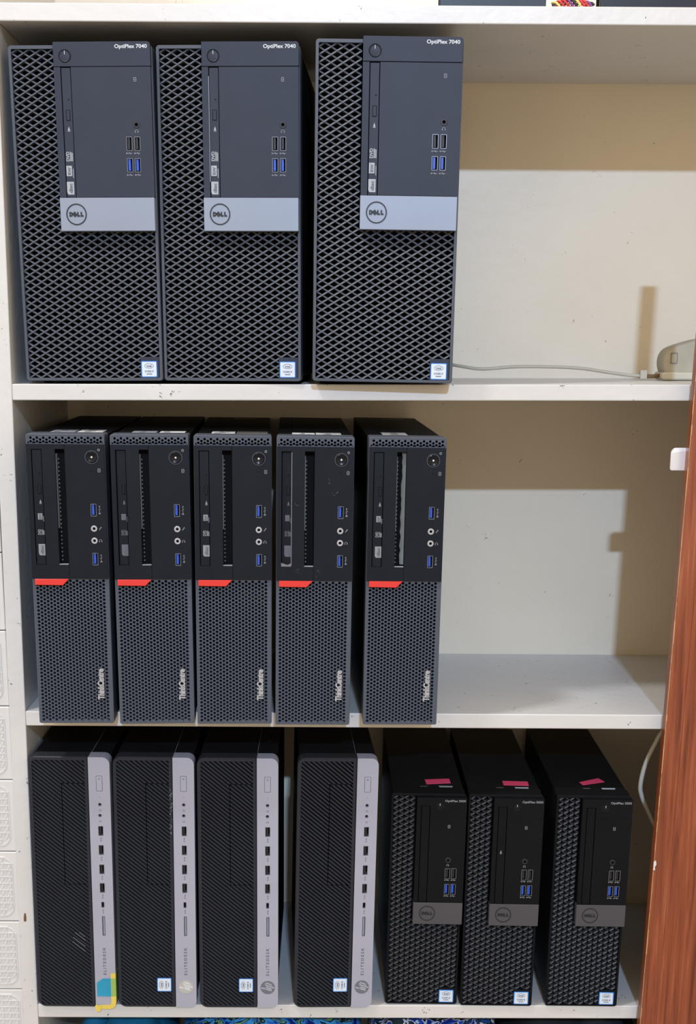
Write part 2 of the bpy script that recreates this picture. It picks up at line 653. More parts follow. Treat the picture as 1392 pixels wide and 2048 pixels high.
def tile_mesh():
    t = MB()
    w, h = TW / 2 - 0.0006, TH / 2 - 0.0006
    t.prism(rrect(-w, w, -h, h, 0.0012, 2), 0.0, 0.008, 0.0009)
    # sunken-looking lozenge: a raised rim round a stadium panel full of a woven key pattern
    pw, ph = w - 0.0065, h - 0.0065
    o_ = rrect(-pw, pw, -ph, ph, 0.014, 6)
    i_ = inset(o_, 0.0011)
    t.ring(o_, i_, -0.0010, 0.0006, 0.0003)
    cw, chh = 0.0092, 0.0088
    nx, nz = int(2 * pw / cw), int(2 * ph / chh)
    for i in range(nx):
        for k in range(nz):
            cx = -pw + (i + 0.5) * 2 * pw / nx
            cz = -ph + (k + 0.5) * 2 * ph / nz
            a, b = 2 * pw / nx / 2, 2 * ph / nz / 2
            if abs(cx) + a > pw - 0.006 and abs(cz) + b > ph - 0.006:
                continue
            segs = [((-a, -b), (-a, b)), ((-a, b), (a, b)), ((-a * .45, -b * .9), (a * .45, b * .55)),
                    ((a * .5, -b * .9), (a * .5, b * .4)), ((-a * .55, -b * .1), (-a * .55, b * .7))]
            for p, q in segs:
                p = (max(-pw, min(pw, cx + p[0])), max(-ph, min(ph, cz + p[1])))
                q = (max(-pw, min(pw, cx + q[0])), max(-ph, min(ph, cz + q[1])))
                t.bar(p, q, 0.0003, 0.0008, -0.0008, 0.0003)
    return t.mesh('tile', 'tile_glaze')


TILE = tile_mesh()
zj = 0.0211
for col_ in range(5):
    for r_ in range(-13, 25):
        z0 = zj + r_ * TH
        o = bpy.data.objects.new('tile', TILE)
        COL.objects.link(o)
        o.parent = wall
        o.location = (-0.0225 - TW / 2 - col_ * TW, 0.0032, z0 + TH / 2)

fl = MB()
fl.box(-3.5, 4.5, -7.0, 0.34, -1.27, -1.25)
tag(fl.build('floor', 'floor_stone'), 'stone coloured floor in front of the shelving', kind='structure')
fl = MB()
fl.box(-0.021, 2.6, DB + 0.0155, DB + 0.03, -1.25, 2.4)
tag(fl.build('wall_back', 'cream_paint'), 'cream painted wall behind the shelving', kind='structure')
fl = MB()
fl.box(1.141, 2.6, 0.0, 0.05, -1.25, 2.4)
tag(fl.build('wall_right', 'cream_paint'), 'cream painted wall right of the shelving', kind='structure')
fl = MB()
fl.box(0.0, 1.14, 0.0, 0.33, -1.25, -1.02)
tag(fl.build('trim_1', 'white_paint'), 'white plinth under the shelving', kind='structure')

# ------------------------------------------------------------------ cabinet door
def door_x(z):
    return 0.7793 + 0.0157 * z


door = empty('cabinet_door', (0.95, -0.015, -1.0))
tag(door, 'reddish brown wood-grain cabinet door at the right edge with a chrome catch plate', 'door')


def door_part(mb, name, mat, bevel=0.0, parent=door):
    mb.v = [(x - 0.95, y + 0.015, z + 1.0) for x, y, z in mb.v]
    return mb.build(name, mat, parent, bevel=bevel)


DY0, DY1 = -0.024, -0.006
mb = MB()
lean_box(mb, 0, 0, DY0, DY1, -1.0, 0.200, lambda z: door_x(z) + 0.0205, lambda z: 1.24)
door_part(mb, 'door_panel', 'wood_laminate', 0.0006)
mb = MB()
lean_box(mb, 0, 0, DY0 - 0.0001, DY1 + 0.0001, -1.0, 0.375, lambda z: door_x(z) + 0.0002, lambda z: door_x(z) + 0.0205)
door_part(mb, 'door_edge_added_post', 'wood_laminate', 0.0006)  # visible door edge, plus an unseen upright added above to cast a wall shadow
mb = MB()
rnd = random.Random(3)
zc = -1.0
while zc < 0.36:                      # raw, chipped laminate edge
    zn = min(0.37, zc + rnd.uniform(0.004, 0.018))
    k = rnd.uniform(0.0, 0.0009)
    lean_box(mb, 0, 0, DY0 + rnd.uniform(0, .0006), DY0 + 0.0022, zc, zn, lambda z: door_x(z) - k * 0.4, lambda z: door_x(z) + 0.0010)
    zc = zn
door_part(mb, 'chipped_edge', 'raw_chipboard')
mb = MB()
zc = -0.455
mb.add([(door_x(zc) - 0.0006, DY0 - 0.0004, zc - 0.0068), (door_x(zc) + 0.0018, DY0 - 0.0004, zc - 0.0060), (door_x(zc) + 0.0012, DY0 - 0.0004, zc - 0.0022),
        (door_x(zc) + 0.0030, DY0 - 0.0004, zc + 0.0012), (door_x(zc) + 0.0020, DY0 - 0.0004, zc + 0.0068), (door_x(zc) - 0.0006, DY0 - 0.0004, zc + 0.0050),
        (door_x(zc), DY0 + 0.0008, zc)], [(0, 1, 2, 3, 4, 5), (1, 0, 6), (2, 1, 6), (3, 2, 6), (4, 3, 6), (5, 4, 6), (0, 5, 6)])
door_part(mb, 'paint_chip', 'paper_white')
# catch plate, a curved chromed strip reaching past the free edge
mb = MB()
zc = 0.0445
prof = rrect(-0.0175, 0.022, -0.0131, 0.0131, (0.003, 0.001, 0.001, 0.006), 5)
front = [(door_x(zc) + x, DY1 + 0.0004 + 0.0000 - 0.000 * x, zc + z) for x, z in prof]
n = len(prof)
def bulge(x):
    return -0.004 * max(0.0, (-x) / 0.0175) ** 1.5
vs = [(door_x(zc) + x, DY1 + 0.0006 + bulge(x), zc + z) for x, z in prof] + [(door_x(zc) + x, DY1 + 0.0018 + bulge(x), zc + z) for x, z in prof]
mb.add(vs, [tuple(range(n)), tuple(reversed(range(n, 2 * n)))] + [((i + 1) % n, i, n + i, n + (i + 1) % n) for i in range(n)])
plate = door_part(mb, 'catch_plate', 'chrome')
plate['label'] = 'chrome catch plate with rounded corners'
mb = MB()
mb.prism(circle(door_x(zc) - 0.0035, zc + 0.0085, 0.0013, 12), DY1 - 0.0012, DY1 + 0.001)
hole = door_part(mb, 'screw_hole', 'deep_black')
hole.parent = plate


# ------------------------------------------------------------------ computer parts shared by all kinds
def usb_mesh(w, h, tongue, side=1):
    m = MB()
    m.cur = 0
    o_ = rrect(-w / 2, w / 2, -h / 2, h / 2, 0.0006, 2)
    m.ring(o_, inset(o_, 0.0005), 0.0, 0.009)
    m.cur = 1
    m.box(-w / 2 + 0.0006, w / 2 - 0.0006, 0.0085, 0.0095, -h / 2 + 0.0006, h / 2 - 0.0006)
    m.cur = 2
    a = -w * 0.30
    b = w * 0.10
    m.box(a, b, 0.0012, 0.0088, -h / 2 + 0.0016, h / 2 - 0.0010)
    return m.mesh('usb_port', ['port_metal', 'deep_black', tongue])


USB_B = usb_mesh(0.0063, 0.0142, 'usb_blue')
USB_K = usb_mesh(0.0063, 0.0142, 'usb_black')
USB_HP = usb_mesh(0.0062, 0.0127, 'usb_black')


def jack_mesh(r_out, r_in, mat, hole=0.0045):
    m = MB()
    m.cur = 0
    m.ring(circle(0, 0, r_out, 24), circle(0, 0, r_in, 24), -0.0006, 0.004, 0.0003)
    m.cur = 1
    m.prism(circle(0, 0, r_in * 1.02, 20), 0.0035, 0.006)
    return m.mesh('audio_jack', [mat, 'deep_black'])


JACK_K = jack_mesh(0.0037, 0.0018, 'print_dark')
JACK_M = jack_mesh(0.0036, 0.0017, 'bright_metal')
JACK_H = jack_mesh(0.0023, 0.0017, 'logo_grey')


def put(name, me, parent, x, y, z, rz=0.0):
    o = bpy.data.objects.new(name, me)
    COL.objects.link(o)
    o.parent = parent
    o.location = (x, y, z)
    if rz:
        o.rotation_euler = (0, rz, 0)
    return o


def usb_glyph(mb, cx, cz, y, s=1.0, vert=False):
    """small trident mark"""
    t = 0.0002
    if vert:
        mb.box(cx - t, cx + t, y, y + .0002, cz - .004 * s, cz + .004 * s)
        mb.box(cx - .0010, cx + .0010, y, y + .0002, cz - .0040 * s, cz - .0026 * s)
        mb.box(cx - .0013, cx + .0002, y, y + .0002, cz + .0002, cz + .0006)
        mb.box(cx - .0002, cx + .0013, y, y + .0002, cz + .0014, cz + .0018)
        mb.prism(circle(cx, cz + .0042 * s, .0007, 8), y, y + .0002)
    else:
        mb.box(cx - .003 * s, cx + .003 * s, y, y + .0002, cz - t, cz + t)
        mb.box(cx - .0006, cx + .0004, y, y + .0002, cz + t, cz + .0009)
        mb.box(cx + .0006, cx + .0016, y, y + .0002, cz - .0009, cz - t)
        mb.prism(circle(cx - .003 * s, cz, .0008, 8), y, y + .0002)


def phones_glyph(mb, cx, cz, y, s=0.0016):
    n = 10
    for k in range(n):
        a0, a1 = PI * k / n, PI * (k + 1) / n
        mb.bar((cx + s * COS(a0), cz + s * SIN(a0)), (cx + s * COS(a1), cz + s * SIN(a1)), .0002, .0002, y, y + .0001)
    mb.box(cx - s - .0003, cx - s + .0005, y, y + .0002, cz - .0014, cz + .0001)
    mb.box(cx + s - .0005, cx + s + .0003, y, y + .0002, cz - .0014, cz + .0001)


def disk_glyph(mb, cx, cz, y):
    mb.ring(rrect(cx - .0015, cx + .0015, cz - .0021, cz + .0021, .0009, 3), rrect(cx - .0010, cx + .0010, cz - .0016, cz + .0016, .0006, 3), y, y + .0002)
    mb.box(cx - .0004, cx + .0004, y, y + .0002, cz - .0004, cz + .0004)


def drive_logos(parent, rows, y, mat):
    """DVD / RW / disc marks down the drive tray, read from below upwards"""
    (xa, xb, za, zb), (xc, xd, zc_, zd), (xe, xf, ze, zf) = rows
    m = MB()
    put_text(m, 'DVD', xa + (xb - xa) * .27, (za + zb) / 2, y, abs(za - zb), (xb - xa) * .48, PI / 2, 0.0003)
    for k in range(3):
        x = xa + (xb - xa) * (.60 + .15 * k)
        m.box(x, x + .0007, y - .0001, y + .0002, zb, za - .0006 * k)
    m.build('disc_logo', mat, parent)
    m = MB()
    m.cur = 0
    m.box(xc, xc + (xd - xc) * .78, y - .0001, y + .0002, zd + .002, zc_)
    m.box(xd - .0006, xd, y - .0001, y + .0002, zd, zc_ - .003)
    m.cur = 1
    put_text(m, 'RW', xc + (xd - xc) * .42, (zc_ + zd) / 2 + .001, y - .0002, abs(zc_ - zd) * .62, (xd - xc) * .44, PI / 2, 0.0003)
    m.build('disc_logo', [mat, 'print_slate'], parent)
    m = MB()
    m.cur = 0
    m.prism([(xe + .0012, zf), (xf, zf), (xf, ze), (xe, ze), (xe, zf + .002)], y - .0001, y + .0002)
    m.cur = 1
    put_text(m, 'disc', xe + (xf - xe) * .55, (ze + zf) / 2, y - .0002, abs(ze - zf) * .75, (xf - xe) * .5, PI / 2, 0.0003)
    m.build('disc_logo', [mat, 'print_slate'], parent)


def drive_tray(root, x0, x1, z0, z1, y, mat, marks, eject, tri, rows, logo_mat='print_grey', dot=None):
    t = MB()
    t.box(x0 + .0008, x1 - .0007, y, y + .012, z0 + .0004, z1 - .0008)
    if marks:
        t.f.pop(); t.mi.pop()
    tray = t.build('optical_drive', mat, root, bevel=.0003)
    if not marks:
        return tray
    e = MB()
    ex0, ex1, ez0, ez1 = eject
    o_ = rrect(ex0, ex1, ez0, ez1, .0006, 2)
    e.ring(o_, inset(o_, .0005), y - .0001, y + .0005)
    e.build('eject_button', 'deep_black', tray)
    e = MB()
    o_ = rrect(ex0 + .0007, ex1 - .0007, ez0 + .0007, ez1 - .0007, .0004, 2)
    e.prism(o_, y - .0005, y + .0005, .0002)
    e.build('eject_button', mat, tray)
    m = MB()
    m.add([(tri[0] - .0013, y - .0001, tri[1] - .002), (tri[0] + .0013, y - .0001, tri[1] - .002), (tri[0], y - .0001, tri[1] + .002)], [(0, 1, 2)])
    m.box(tri[0] - .0013, tri[0] + .0013, y - .0001, y + .0001, tri[1] - .0031, tri[1] - .0025)
    m.build('eject_mark', logo_mat, tray)
    if dot:
        m = MB()
        m.prism(circle(dot[0], dot[1], .0008, 10), y - .0001, y + .0003)
        m.build('release_hole', 'deep_black', tray)
    if rows:
        drive_logos(tray, rows, y - .0001, logo_mat)
    return tray


def sticker(root, x0, x1, z0, z1, y, lines, rot=False, torn=False):
    """processor sticker: blue rim, pale field, oval mark and lettering"""
    s = MB()
    s.prism(rrect(x0, x1, z0, z1, .0012, 3), y, y + .0003)
    st = s.build('processor_sticker', 'sticker_blue', root)
    st['label'] = 'small pale blue processor sticker'
    s = MB()
    d = .0011
    if torn:
        pts = []
        q = random.Random(5)
        r = rrect(x0 + d, x1 - d, z0 + d, z1 - d, .001, 3)
        pts = [(x + q.uniform(-.0005, .0005), z + q.uniform(-.0005, .0005)) for x, z in r]
    else:
        pts = rrect(x0 + d, x1 - d, z0 + d, z1 - d, .0008, 3)
    s.cur = 0
    s.prism(rrect(x0 + .0006, x1 - .0006, z0 + .0006, z1 - .0006, .001, 3), y - .00008, y + .0001)
    s.cur = 1
    s.prism(pts, y - .0002, y + .0001)
    s.build('sticker_field', ['sticker_cyan', 'sticker_white'], st)
    p = MB()
    cx, cz = (x0 + x1) / 2, (z0 + z1) / 2
    w, h = x1 - x0, z1 - z0
    yy = y - .00035

    def T(u, v):                    # sticker space -> x/z, turned when rot
        return (cx - v * w, cz + u * h) if rot else (cx + u * w, cz + v * h)
    n = 20
    for k in range(n):
        a0, a1 = 2 * PI * (k + .5) / n, 2 * PI * (k + 1.5) / n
        p.bar(T(.27 * COS(a0), .2 + .14 * SIN(a0)), T(.27 * COS(a1), .2 + .14 * SIN(a1)), .00022, .00022, yy, yy + .0001)
    r_ = PI / 2 if rot else 0
    c0, c1 = T(0, .2), T(0, -.13)
    put_text(p, 'intel', c0[0], c0[1], yy, .30 * w, .14 * h, r_, 0.0002)
    put_text(p, lines, c1[0], c1[1], yy, .56 * w, .115 * h, r_, 0.0002)
    a, b = T(-.17, -.32), T(.17, -.27)
    p.box(min(a[0], b[0]), max(a[0], b[0]), yy, yy + .0001, min(a[1], b[1]), max(a[1], b[1]))
    p.build('sticker_print', 'logo_grey', st)
    return st


def ring_logo(plate, cx, cz, r, y, mat):
    m = MB()
    m.ring(circle(cx, cz, r, 48), circle(cx, cz, r * .885, 48), y - .0004, y + .0002)
    put_text(m, 'D', cx - r * .52, cz, y - .0003, r * .36, r * .44, 0, .0011)
    put_text(m, 'E', cx - r * .16, cz + r * .0, y - .0003, r * .36, r * .42, RAD(38), .0011)
    put_text(m, 'L', cx + r * .20, cz, y - .0003, r * .28, r * .44, 0, .0011)
    put_text(m, 'L', cx + r * .54, cz, y - .0003, r * .28, r * .44, 0, .0011)
    o = m.build('brand_logo', mat, plate)
    return o


def diamond_grille(root, x0, x1, z0, z1, px, pz, skip, mat, wf=.00055, wb=.0011, yf=.0012, low=False):
    """expanded-diamond strands; '/' strands stand a little prouder than '\\'"""
    m = MB()
    nx = round((x1 - x0) / (px / 2))
    nz = round((z1 - z0) / (pz / 2))
    a, b = (x1 - x0) / nx, (z1 - z0) / nz
    for i in range(nx):
        for k in range(nz):
            xa, xb = x0 + i * a, x0 + (i + 1) * a
            za, zb = z0 + k * b, z0 + (k + 1) * b
            if skip((xa + xb) / 2, (za + zb) / 2):
                continue
            if (i + k) % 2 == 0 and low:
                pa = (xa + (xb - xa) * .16, za + (zb - za) * .16)
                pb = (xa + (xb - xa) * .80, za + (zb - za) * .80)
                m.bar((xa, za), (xb, zb), wf * .8, wb, yf + .0012, yf + .0055)
                m.facet(pa, pb, wb * .66, yf, .0009, yf + .004)
            elif (i + k) % 2 == 0:
                m.facet((xa, za), (xb, zb), wb * .86, yf, .0011, yf + .0055)
            elif low:
                m.bar((xa, zb), (xb, za), wf * .8, wb, yf + .0012, yf + .0055)
            else:
                m.facet((xa, zb), (xb, za), wb * .86, yf + .0003, .0011, yf + .0055)
    return m.build('mesh_grille', mat, root)


def add_feet(root, W, D, inset_=.012):
    for x in (inset_, W - inset_):
        for y in (.05, D - .03):
            m = MB()
            m.prism(circle(0, 0, .006, 12), 0, .008, .0008)
            m.v = [(vx, vz, vy) for vx, vy, vz in m.v]
            o = m.build('foot', 'deep_black', root)
            o.location = (x, y, 0.0006)


# ------------------------------------------------------------------ kind one: big mesh tower with a silver band
def big_tower():
    W, H, D = .154, .350, .274
    r = empty('tower_computer')
    m = MB()
    m.box(.0015, .1525, .026, D, .006, .3490)
    m.build('chassis', 'chassis_metal', r, bevel=.001)
    add_feet(r, W, D)
    m = MB()
    m.ring(rrect(0, W, .0015, H, .0035, 4), rrect(.0032, W - .0032, .0047, H - .0035, .0012, 4), 0, .027, .0006)
    m.build('bezel_frame', 'slate_grille', r)
    m = MB()
    m.box(.002, W - .002, .013, .026, .004, H - .002)
    m.build('grille_backing', 'deep_black', r)

    def skip(x, z):
        return (x > .0505 and z > .1625) or (x > .129 and z < .0275)
    diamond_grille(r, .0032, W - .0032, .0047, H - .0035, .0130, .0077, skip, 'slate_grille')
    YF = -.006
    m = MB()
    m.prism(rrect(.0495, .1532, .3276, .3520, (.0003, .0003, .0035, .0006), 4), YF, .013, .0005)
    hd = m.build('header_panel', 'slate_plastic', r)
    m = MB()
    m.cur = 0
    m.ring(circle(.0620, .3380, .0066, 28), circle(.0620, .3380, .0058, 28), YF - .0003, YF + .001)
    m.cur = 1
    nseg = 28
    rings = [(.0058, -.0002), (.0050, .0003), (.0028, .0001), (.0008, 0.0)]
    vs = [(.0620 + rr * COS(2 * PI * k / nseg), YF - .0001 + dy - .0003, .3380 + rr * SIN(2 * PI * k / nseg)) for rr, dy in rings for k in range(nseg)]
    fs = [(q * nseg + k, q * nseg + (k + 1) % nseg, (q + 1) * nseg + (k + 1) % nseg, (q + 1) * nseg + k) for q in range(3) for k in range(nseg)]
    fs.append(tuple(range(3 * nseg, 4 * nseg)))
    m.add(vs, fs)
    m.cur = 2
    m.box(.06175, .06225, YF - .0008, YF, .3395, .3432)
    m.build('power_button', ['deep_black', 'slate_plastic', 'print_white'], hd)
    m = MB()
    put_text(m, 'OptiPlex 7040', .1325, .34665, YF - .0001, .0345, .0050, 0, .0002)
    m.build('model_lettering', 'print_white', hd)
    holes = [(.0566, .0677, .1961, .3272)]
    for (xa, xb, za, zb) in ((.1241, .1304, .2434, .2576), (.1328, .1391, .2434, .2576), (.1241, .1304, .2217, .2359), (.1326, .1389, .2217, .2359)):
        holes.append((xa, xb, za, zb))
    holes.append((.1336, .1378, .2675, .2717))
    m = MB()
    m.holed(.0495, .1528, .1961, .3271, holes, YF, .013)
    fp = m.build('front_panel', 'slate_plastic', r, bevel=.0003)
    for k, (xa, xb, za, zb) in enumerate(holes[1:5]):
        put('usb_port', USB_K if k < 2 else USB_B, fp, (xa + xb) / 2, YF - .0002, (za + zb) / 2)
    put('audio_jack', JACK_K, fp, .1357, YF, .2696)
    m = MB()
    for x in (.1272, .1359):
        usb_glyph(m, x, .2408, YF - .0001)
        usb_glyph(m, x, .2188, YF - .0001)
    phones_glyph(m, .1357, .2630, YF - .0001)
    disk_glyph(m, .1357, .3146, YF - .0001)
    m.build('port_icons', 'print_grey', fp)['kind'] = 'stuff'
    drive_tray(r, .0566, .0677, .1961, .3272, YF + .0006, 'slate_plastic', True, (.0602, .0650, .2739, .2849), (.0627, .2662),
               [(.0581, .0656, .2428, .2331), (.0579, .0656, .2285, .2160), (.0576, .0653, .2122, .1991)], 'print_pale', (.0638, .2950))
    m = MB()
    m.prism(rrect(.0492, .1523, .1613, .1957, .0004, 2), YF - .0006, .013, .0004)
    sp = m.build('silver_band', 'silver_blue', r)
    sp['label'] = 'smooth silver band with a round dark logo'
    ring_logo(sp, .0668, .1786, .0112, YF - .0006, 'print_dark')
    m = MB()
    m.prism(rrect(.1292, .1504, .0045, .0275, .0005, 2), .0004, .012, .0003)
    bp = m.build('sticker_plate', 'slate_plastic', r)
    sticker(r, .1298, .1480, .0052, .0232, .0001, 'CORE i7')
    return r


# ------------------------------------------------------------------ kind two: slim desktop with honeycomb bezel and a red tab
def honeycomb(m, x0, x1, z0, z1, R, rh, y0, y1, rx=0.0, rz=0.0):
    dx, dz = 1.5 * R, math.sqrt(3) * R
    ni, nk = int((x1 - x0) / dx) + 3, int((z1 - z0) / dz) + 3

    def cl(p):
        return (min(x1, max(x0, p[0])), min(z1, max(z0, p[1])))
    for i in range(-1, ni):
        for k in range(-1, nk):
            cx = x0 + rx + i * dx
            cz = z0 + rz + k * dz + (dz / 2 if i % 2 else 0)
            hexo = [cl((cx + R * COS(PI / 3 * q), cz + R * SIN(PI / 3 * q))) for q in range(6)]
            if max(p[0] for p in hexo) - min(p[0] for p in hexo) < 1e-6 or max(p[1] for p in hexo) - min(p[1] for p in hexo) < 1e-6:
                continue
            if cx - rh < x0 or cx + rh > x1 or cz - rh * .9 < z0 or cz + rh * .9 > z1:
                ok = False
            else:
                ok = True
            if not ok:
                m.add([(p[0], y0, p[1]) for p in hexo], [tuple(range(6))])
                continue
            hexi = [(cx + rh * COS(PI / 3 * q), cz + rh * SIN(PI / 3 * q)) for q in range(6)]
            hexb = [(cx + rh * .96 * COS(PI / 3 * q), cz + rh * .96 * SIN(PI / 3 * q)) for q in range(6)]
            vs = [(p[0], y0, p[1]) for p in hexo] + [(p[0], y0, p[1]) for p in hexi] + [(p[0], y1, p[1]) for p in hexb]
            fs = []
            for q in range(6):
                w = (q + 1) % 6
                fs.append((q, w, 6 + w, 6 + q))
                fs.append((6 + q, 6 + w, 12 + w, 12 + q))
            m.add(vs, fs)


def slim_red():
    W, H, D = .0875, .338, .362
    r = empty('slim_computer')
    m = MB()
    m.box(.0012, .0863, .024, D, .005, .3362)
    m.build('chassis', 'chassis_metal', r, bevel=.001)
    add_feet(r, W, D)
    # seam of the side cover along the top
    m = MB()
    m.box(.0168, .0178, .034, D - .002, .3361, .3364)
    m.build('cover_seam', 'deep_black', r)
    # bezel shell: sides, top wedge and base
    m = MB()
    m.ring(rrect(0, W, .001, H, .0022, 4), rrect(.0018, W - .0018, .0030, H - .0016, .001, 4), 0, .030, .0005)
    m.build('bezel_frame', 'charcoal_grille', r)
    m = MB()
    m.box(.0014, W - .0014, .011, .024, .003, H - .002)
    m.build('grille_backing', 'deep_black', r)
    m = MB()
    honeycomb(m, .0017, W - .0017, .3274, .3365, .00236, .00165, .0004, .009, .0036, .0062)
    m.box(.0017, W - .0017, .0004, .009, .3262, .3275)
    m.build('vent_strip', 'charcoal_grille', r)
    m = MB()
    honeycomb(m, .0017, W - .0017, .0029, .1748, .00252, .00188, .0004, .0075, .0034, .0024)
    m.build('honeycomb_grille', 'charcoal_grille', r)
    # speaker behind the grille
    m = MB()
    for q in range(9):
        for w in range(6):
            x, z = .050 + q * .0036 + (w % 2) * .0018, .143 + w * .0034
            if ((x - .066) / .017) ** 2 + ((z - .152) / .0105) ** 2 < 1:
                m.prism(circle(x, z, .0012, 6), .0072, .0105)
    m.build('speaker', 'foam_grey', r)
    # bottom tabs
    m = MB()
    for q in range(11):
        x = .008 + q * .0072
        m.prism(circle(x, .0046, .0011, 8), -.0004, .002)
    m.build('bottom_studs', 'charcoal_grille', r)
    YF = -.0028
    m = MB()
    m.holed(.0004, .0426, .1744, .3268, [(.0057, .0174, .1905, .3213), (.0320, .0425, .1912, .3216)], YF, .010)
    lp = m.build('drive_panel', 'black_plastic', r, bevel=.0003)
    m = MB()
    hs = [(.0698, .0761, .2462, .2604), (.0698, .0761, .1903, .2042), (.0708, .0748, .2302, .2342), (.0708, .0748, .2164, .2204)]
    m.holed(.0429, .0871, .1744, .3268, hs, YF, .010)
    rp = m.build('port_panel', 'black_plastic', r, bevel=.0003)
    for h in hs[:2]:
        put('usb_port', USB_B, rp, (h[0] + h[1]) / 2, YF - .0002, (h[2] + h[3]) / 2)
    put('audio_jack', JACK_M, rp, .0728, YF, .2322)
    put('audio_jack', JACK_M, rp, .0728, YF, .2184)
    m = MB()
    usb_glyph(m, .0797, .2530, YF - .0001, 1.1, True)
    usb_glyph(m, .0797, .1975, YF - .0001, 1.0, True)
    phones_glyph(m, .0797, .2182, YF - .0001, .0014)
    m.bar((.0786, .2309), (.0806, .2334), .0004, .0004, YF - .0001, YF + .0001)
    m.prism(circle(.0807, .2336, .0007, 8), YF - .0001, YF + .0001)
    m.ring(circle(.0809, .3208, .0014, 14), circle(.0809, .3208, .0008, 14), YF - .0001, YF + .0001)
    disk_glyph(m, .0807, .2980, YF - .0001)
    m.build('port_icons', 'print_grey', rp)['kind'] = 'stuff'
    m = MB()
    m.box(.0716, .0740, YF - .0001, YF + .0002, .2976, .2983)
    m.build('activity_slit', 'deep_black', rp)
    m = MB()
    m.cur = 0
    m.ring(circle(.0729, .3128, .0075, 32), circle(.0729, .3128, .0069, 32), YF - .0004, YF + .0006)
    m.cur = 1
    ns = 32
    rg = [(.0069, .0004), (.0058, -.0006), (.0036, -.0001), (.0012, .0002)]
    m.add([(.0729 + rr * COS(2 * PI * k / ns), YF + dy - .0003, .3128 + rr * SIN(2 * PI * k / ns)) for rr, dy in rg for k in range(ns)],
          [(q * ns + k, q * ns + (k + 1) % ns, (q + 1) * ns + (k + 1) % ns, (q + 1) * ns + k) for q in range(3) for k in range(ns)] + [tuple(range(3 * ns, 4 * ns))])
    m.cur = 2
    m.prism(circle(.0729, .3128, .0011, 12), YF - .0004, YF)
    m.build('power_button', ['charcoal_grille', 'gloss_black', 'print_white'], rp)
    # open bay slot with its cage
    m = MB()
    m.cur = 0
    m.box(.0318, .0427, .0105, .0112, .190, .3225)
    m.cur = 1
    for q in range(26):
        z = .1945 + q * .0046
        m.prism(circle(.0338, z, .0008, 6), .0085, .0106)
    m.box(.0322, .0329, .002, .0105, .232, .316)
    m.cur = 2
    m.box(.0321, .0424, YF - .0002, YF + .004, .1907, .1914)
    m.build('bay_cage', ['deep_black', 'foam_grey', 'paper_grey'], r)
    m = MB()
    m.prism([(.0034, .1672), (.0351, .1668), (.0420, .1741), (.0034, .1741)], YF - .0012, .004, .0004)
    m.build('red_tab', 'red_plastic', r)
    m = MB()
    put_text(m, 'ThinkCentre', .0738, .0491, -.0012, .0372, .0077, PI / 2, .00045, .0012, .92)
    m.build('model_lettering', 'bright_metal', r)
    return r


def slim_red_finish(root, ydrive, logo, labels, foam, drop=True):
    drive_tray(root, .0057, .0174, .1905, .3213, -.0028 + ydrive, 'black_plastic', True, (.0113, .0156, .2713, .2823), (.0137, .2630),
               [(.0092, .0166, .2310, .2249), (.0100, .0166, .2492, .2402), (.0092, .0166, .2143, .2013)], logo, (.0139, .2940))
    for (x0, x1, y0, y1, mat) in labels:
        m = MB()
        m.box(x0, x1, y0, y1, .3361, .3366)
        lb = m.build('paper_label', mat, root)
        if mat != 'paper_dim' and x1 - x0 > .02:
            q = MB()
            rr = random.Random(int(x0 * 1e5) + int(y0 * 1e5))
            for k in range(5):
                a = x0 + .003 + rr.uniform(0, (x1 - x0) * .3)
                b = a + rr.uniform((x1 - x0) * .15, (x1 - x0) * .5)
                yy = y0 + (y1 - y0) * (.16 + .17 * k)
                q.box(a, min(b, x1 - .002), yy, yy + (y1 - y0) * .08, .3366, .3367)
            q.build('label_print', 'print_slate', lb)
    if foam:
        m = MB()
        q = random.Random(9)
        zs = [.1930 + k * (.3205 - .1930) / 24 for k in range(25)]
        xl = [.0384 + q.uniform(-.0009, .0007) for _ in zs]
        vs = [(xl[i], .0035, z) for i, z in enumerate(zs)] + [(.0424, .0015, z) for z in zs] + [(.0424, .010, z) for z in zs] + [(xl[i], .010, z) for i, z in enumerate(zs)]
        n = 25
        m.add(vs, [(i, n + i, n + i + 1, i + 1) for i in range(24)] + [(3 * n + i, i, i + 1, 3 * n + i + 1) for i in range(24)])
        m.build('foam_strip', 'foam_grey', root)


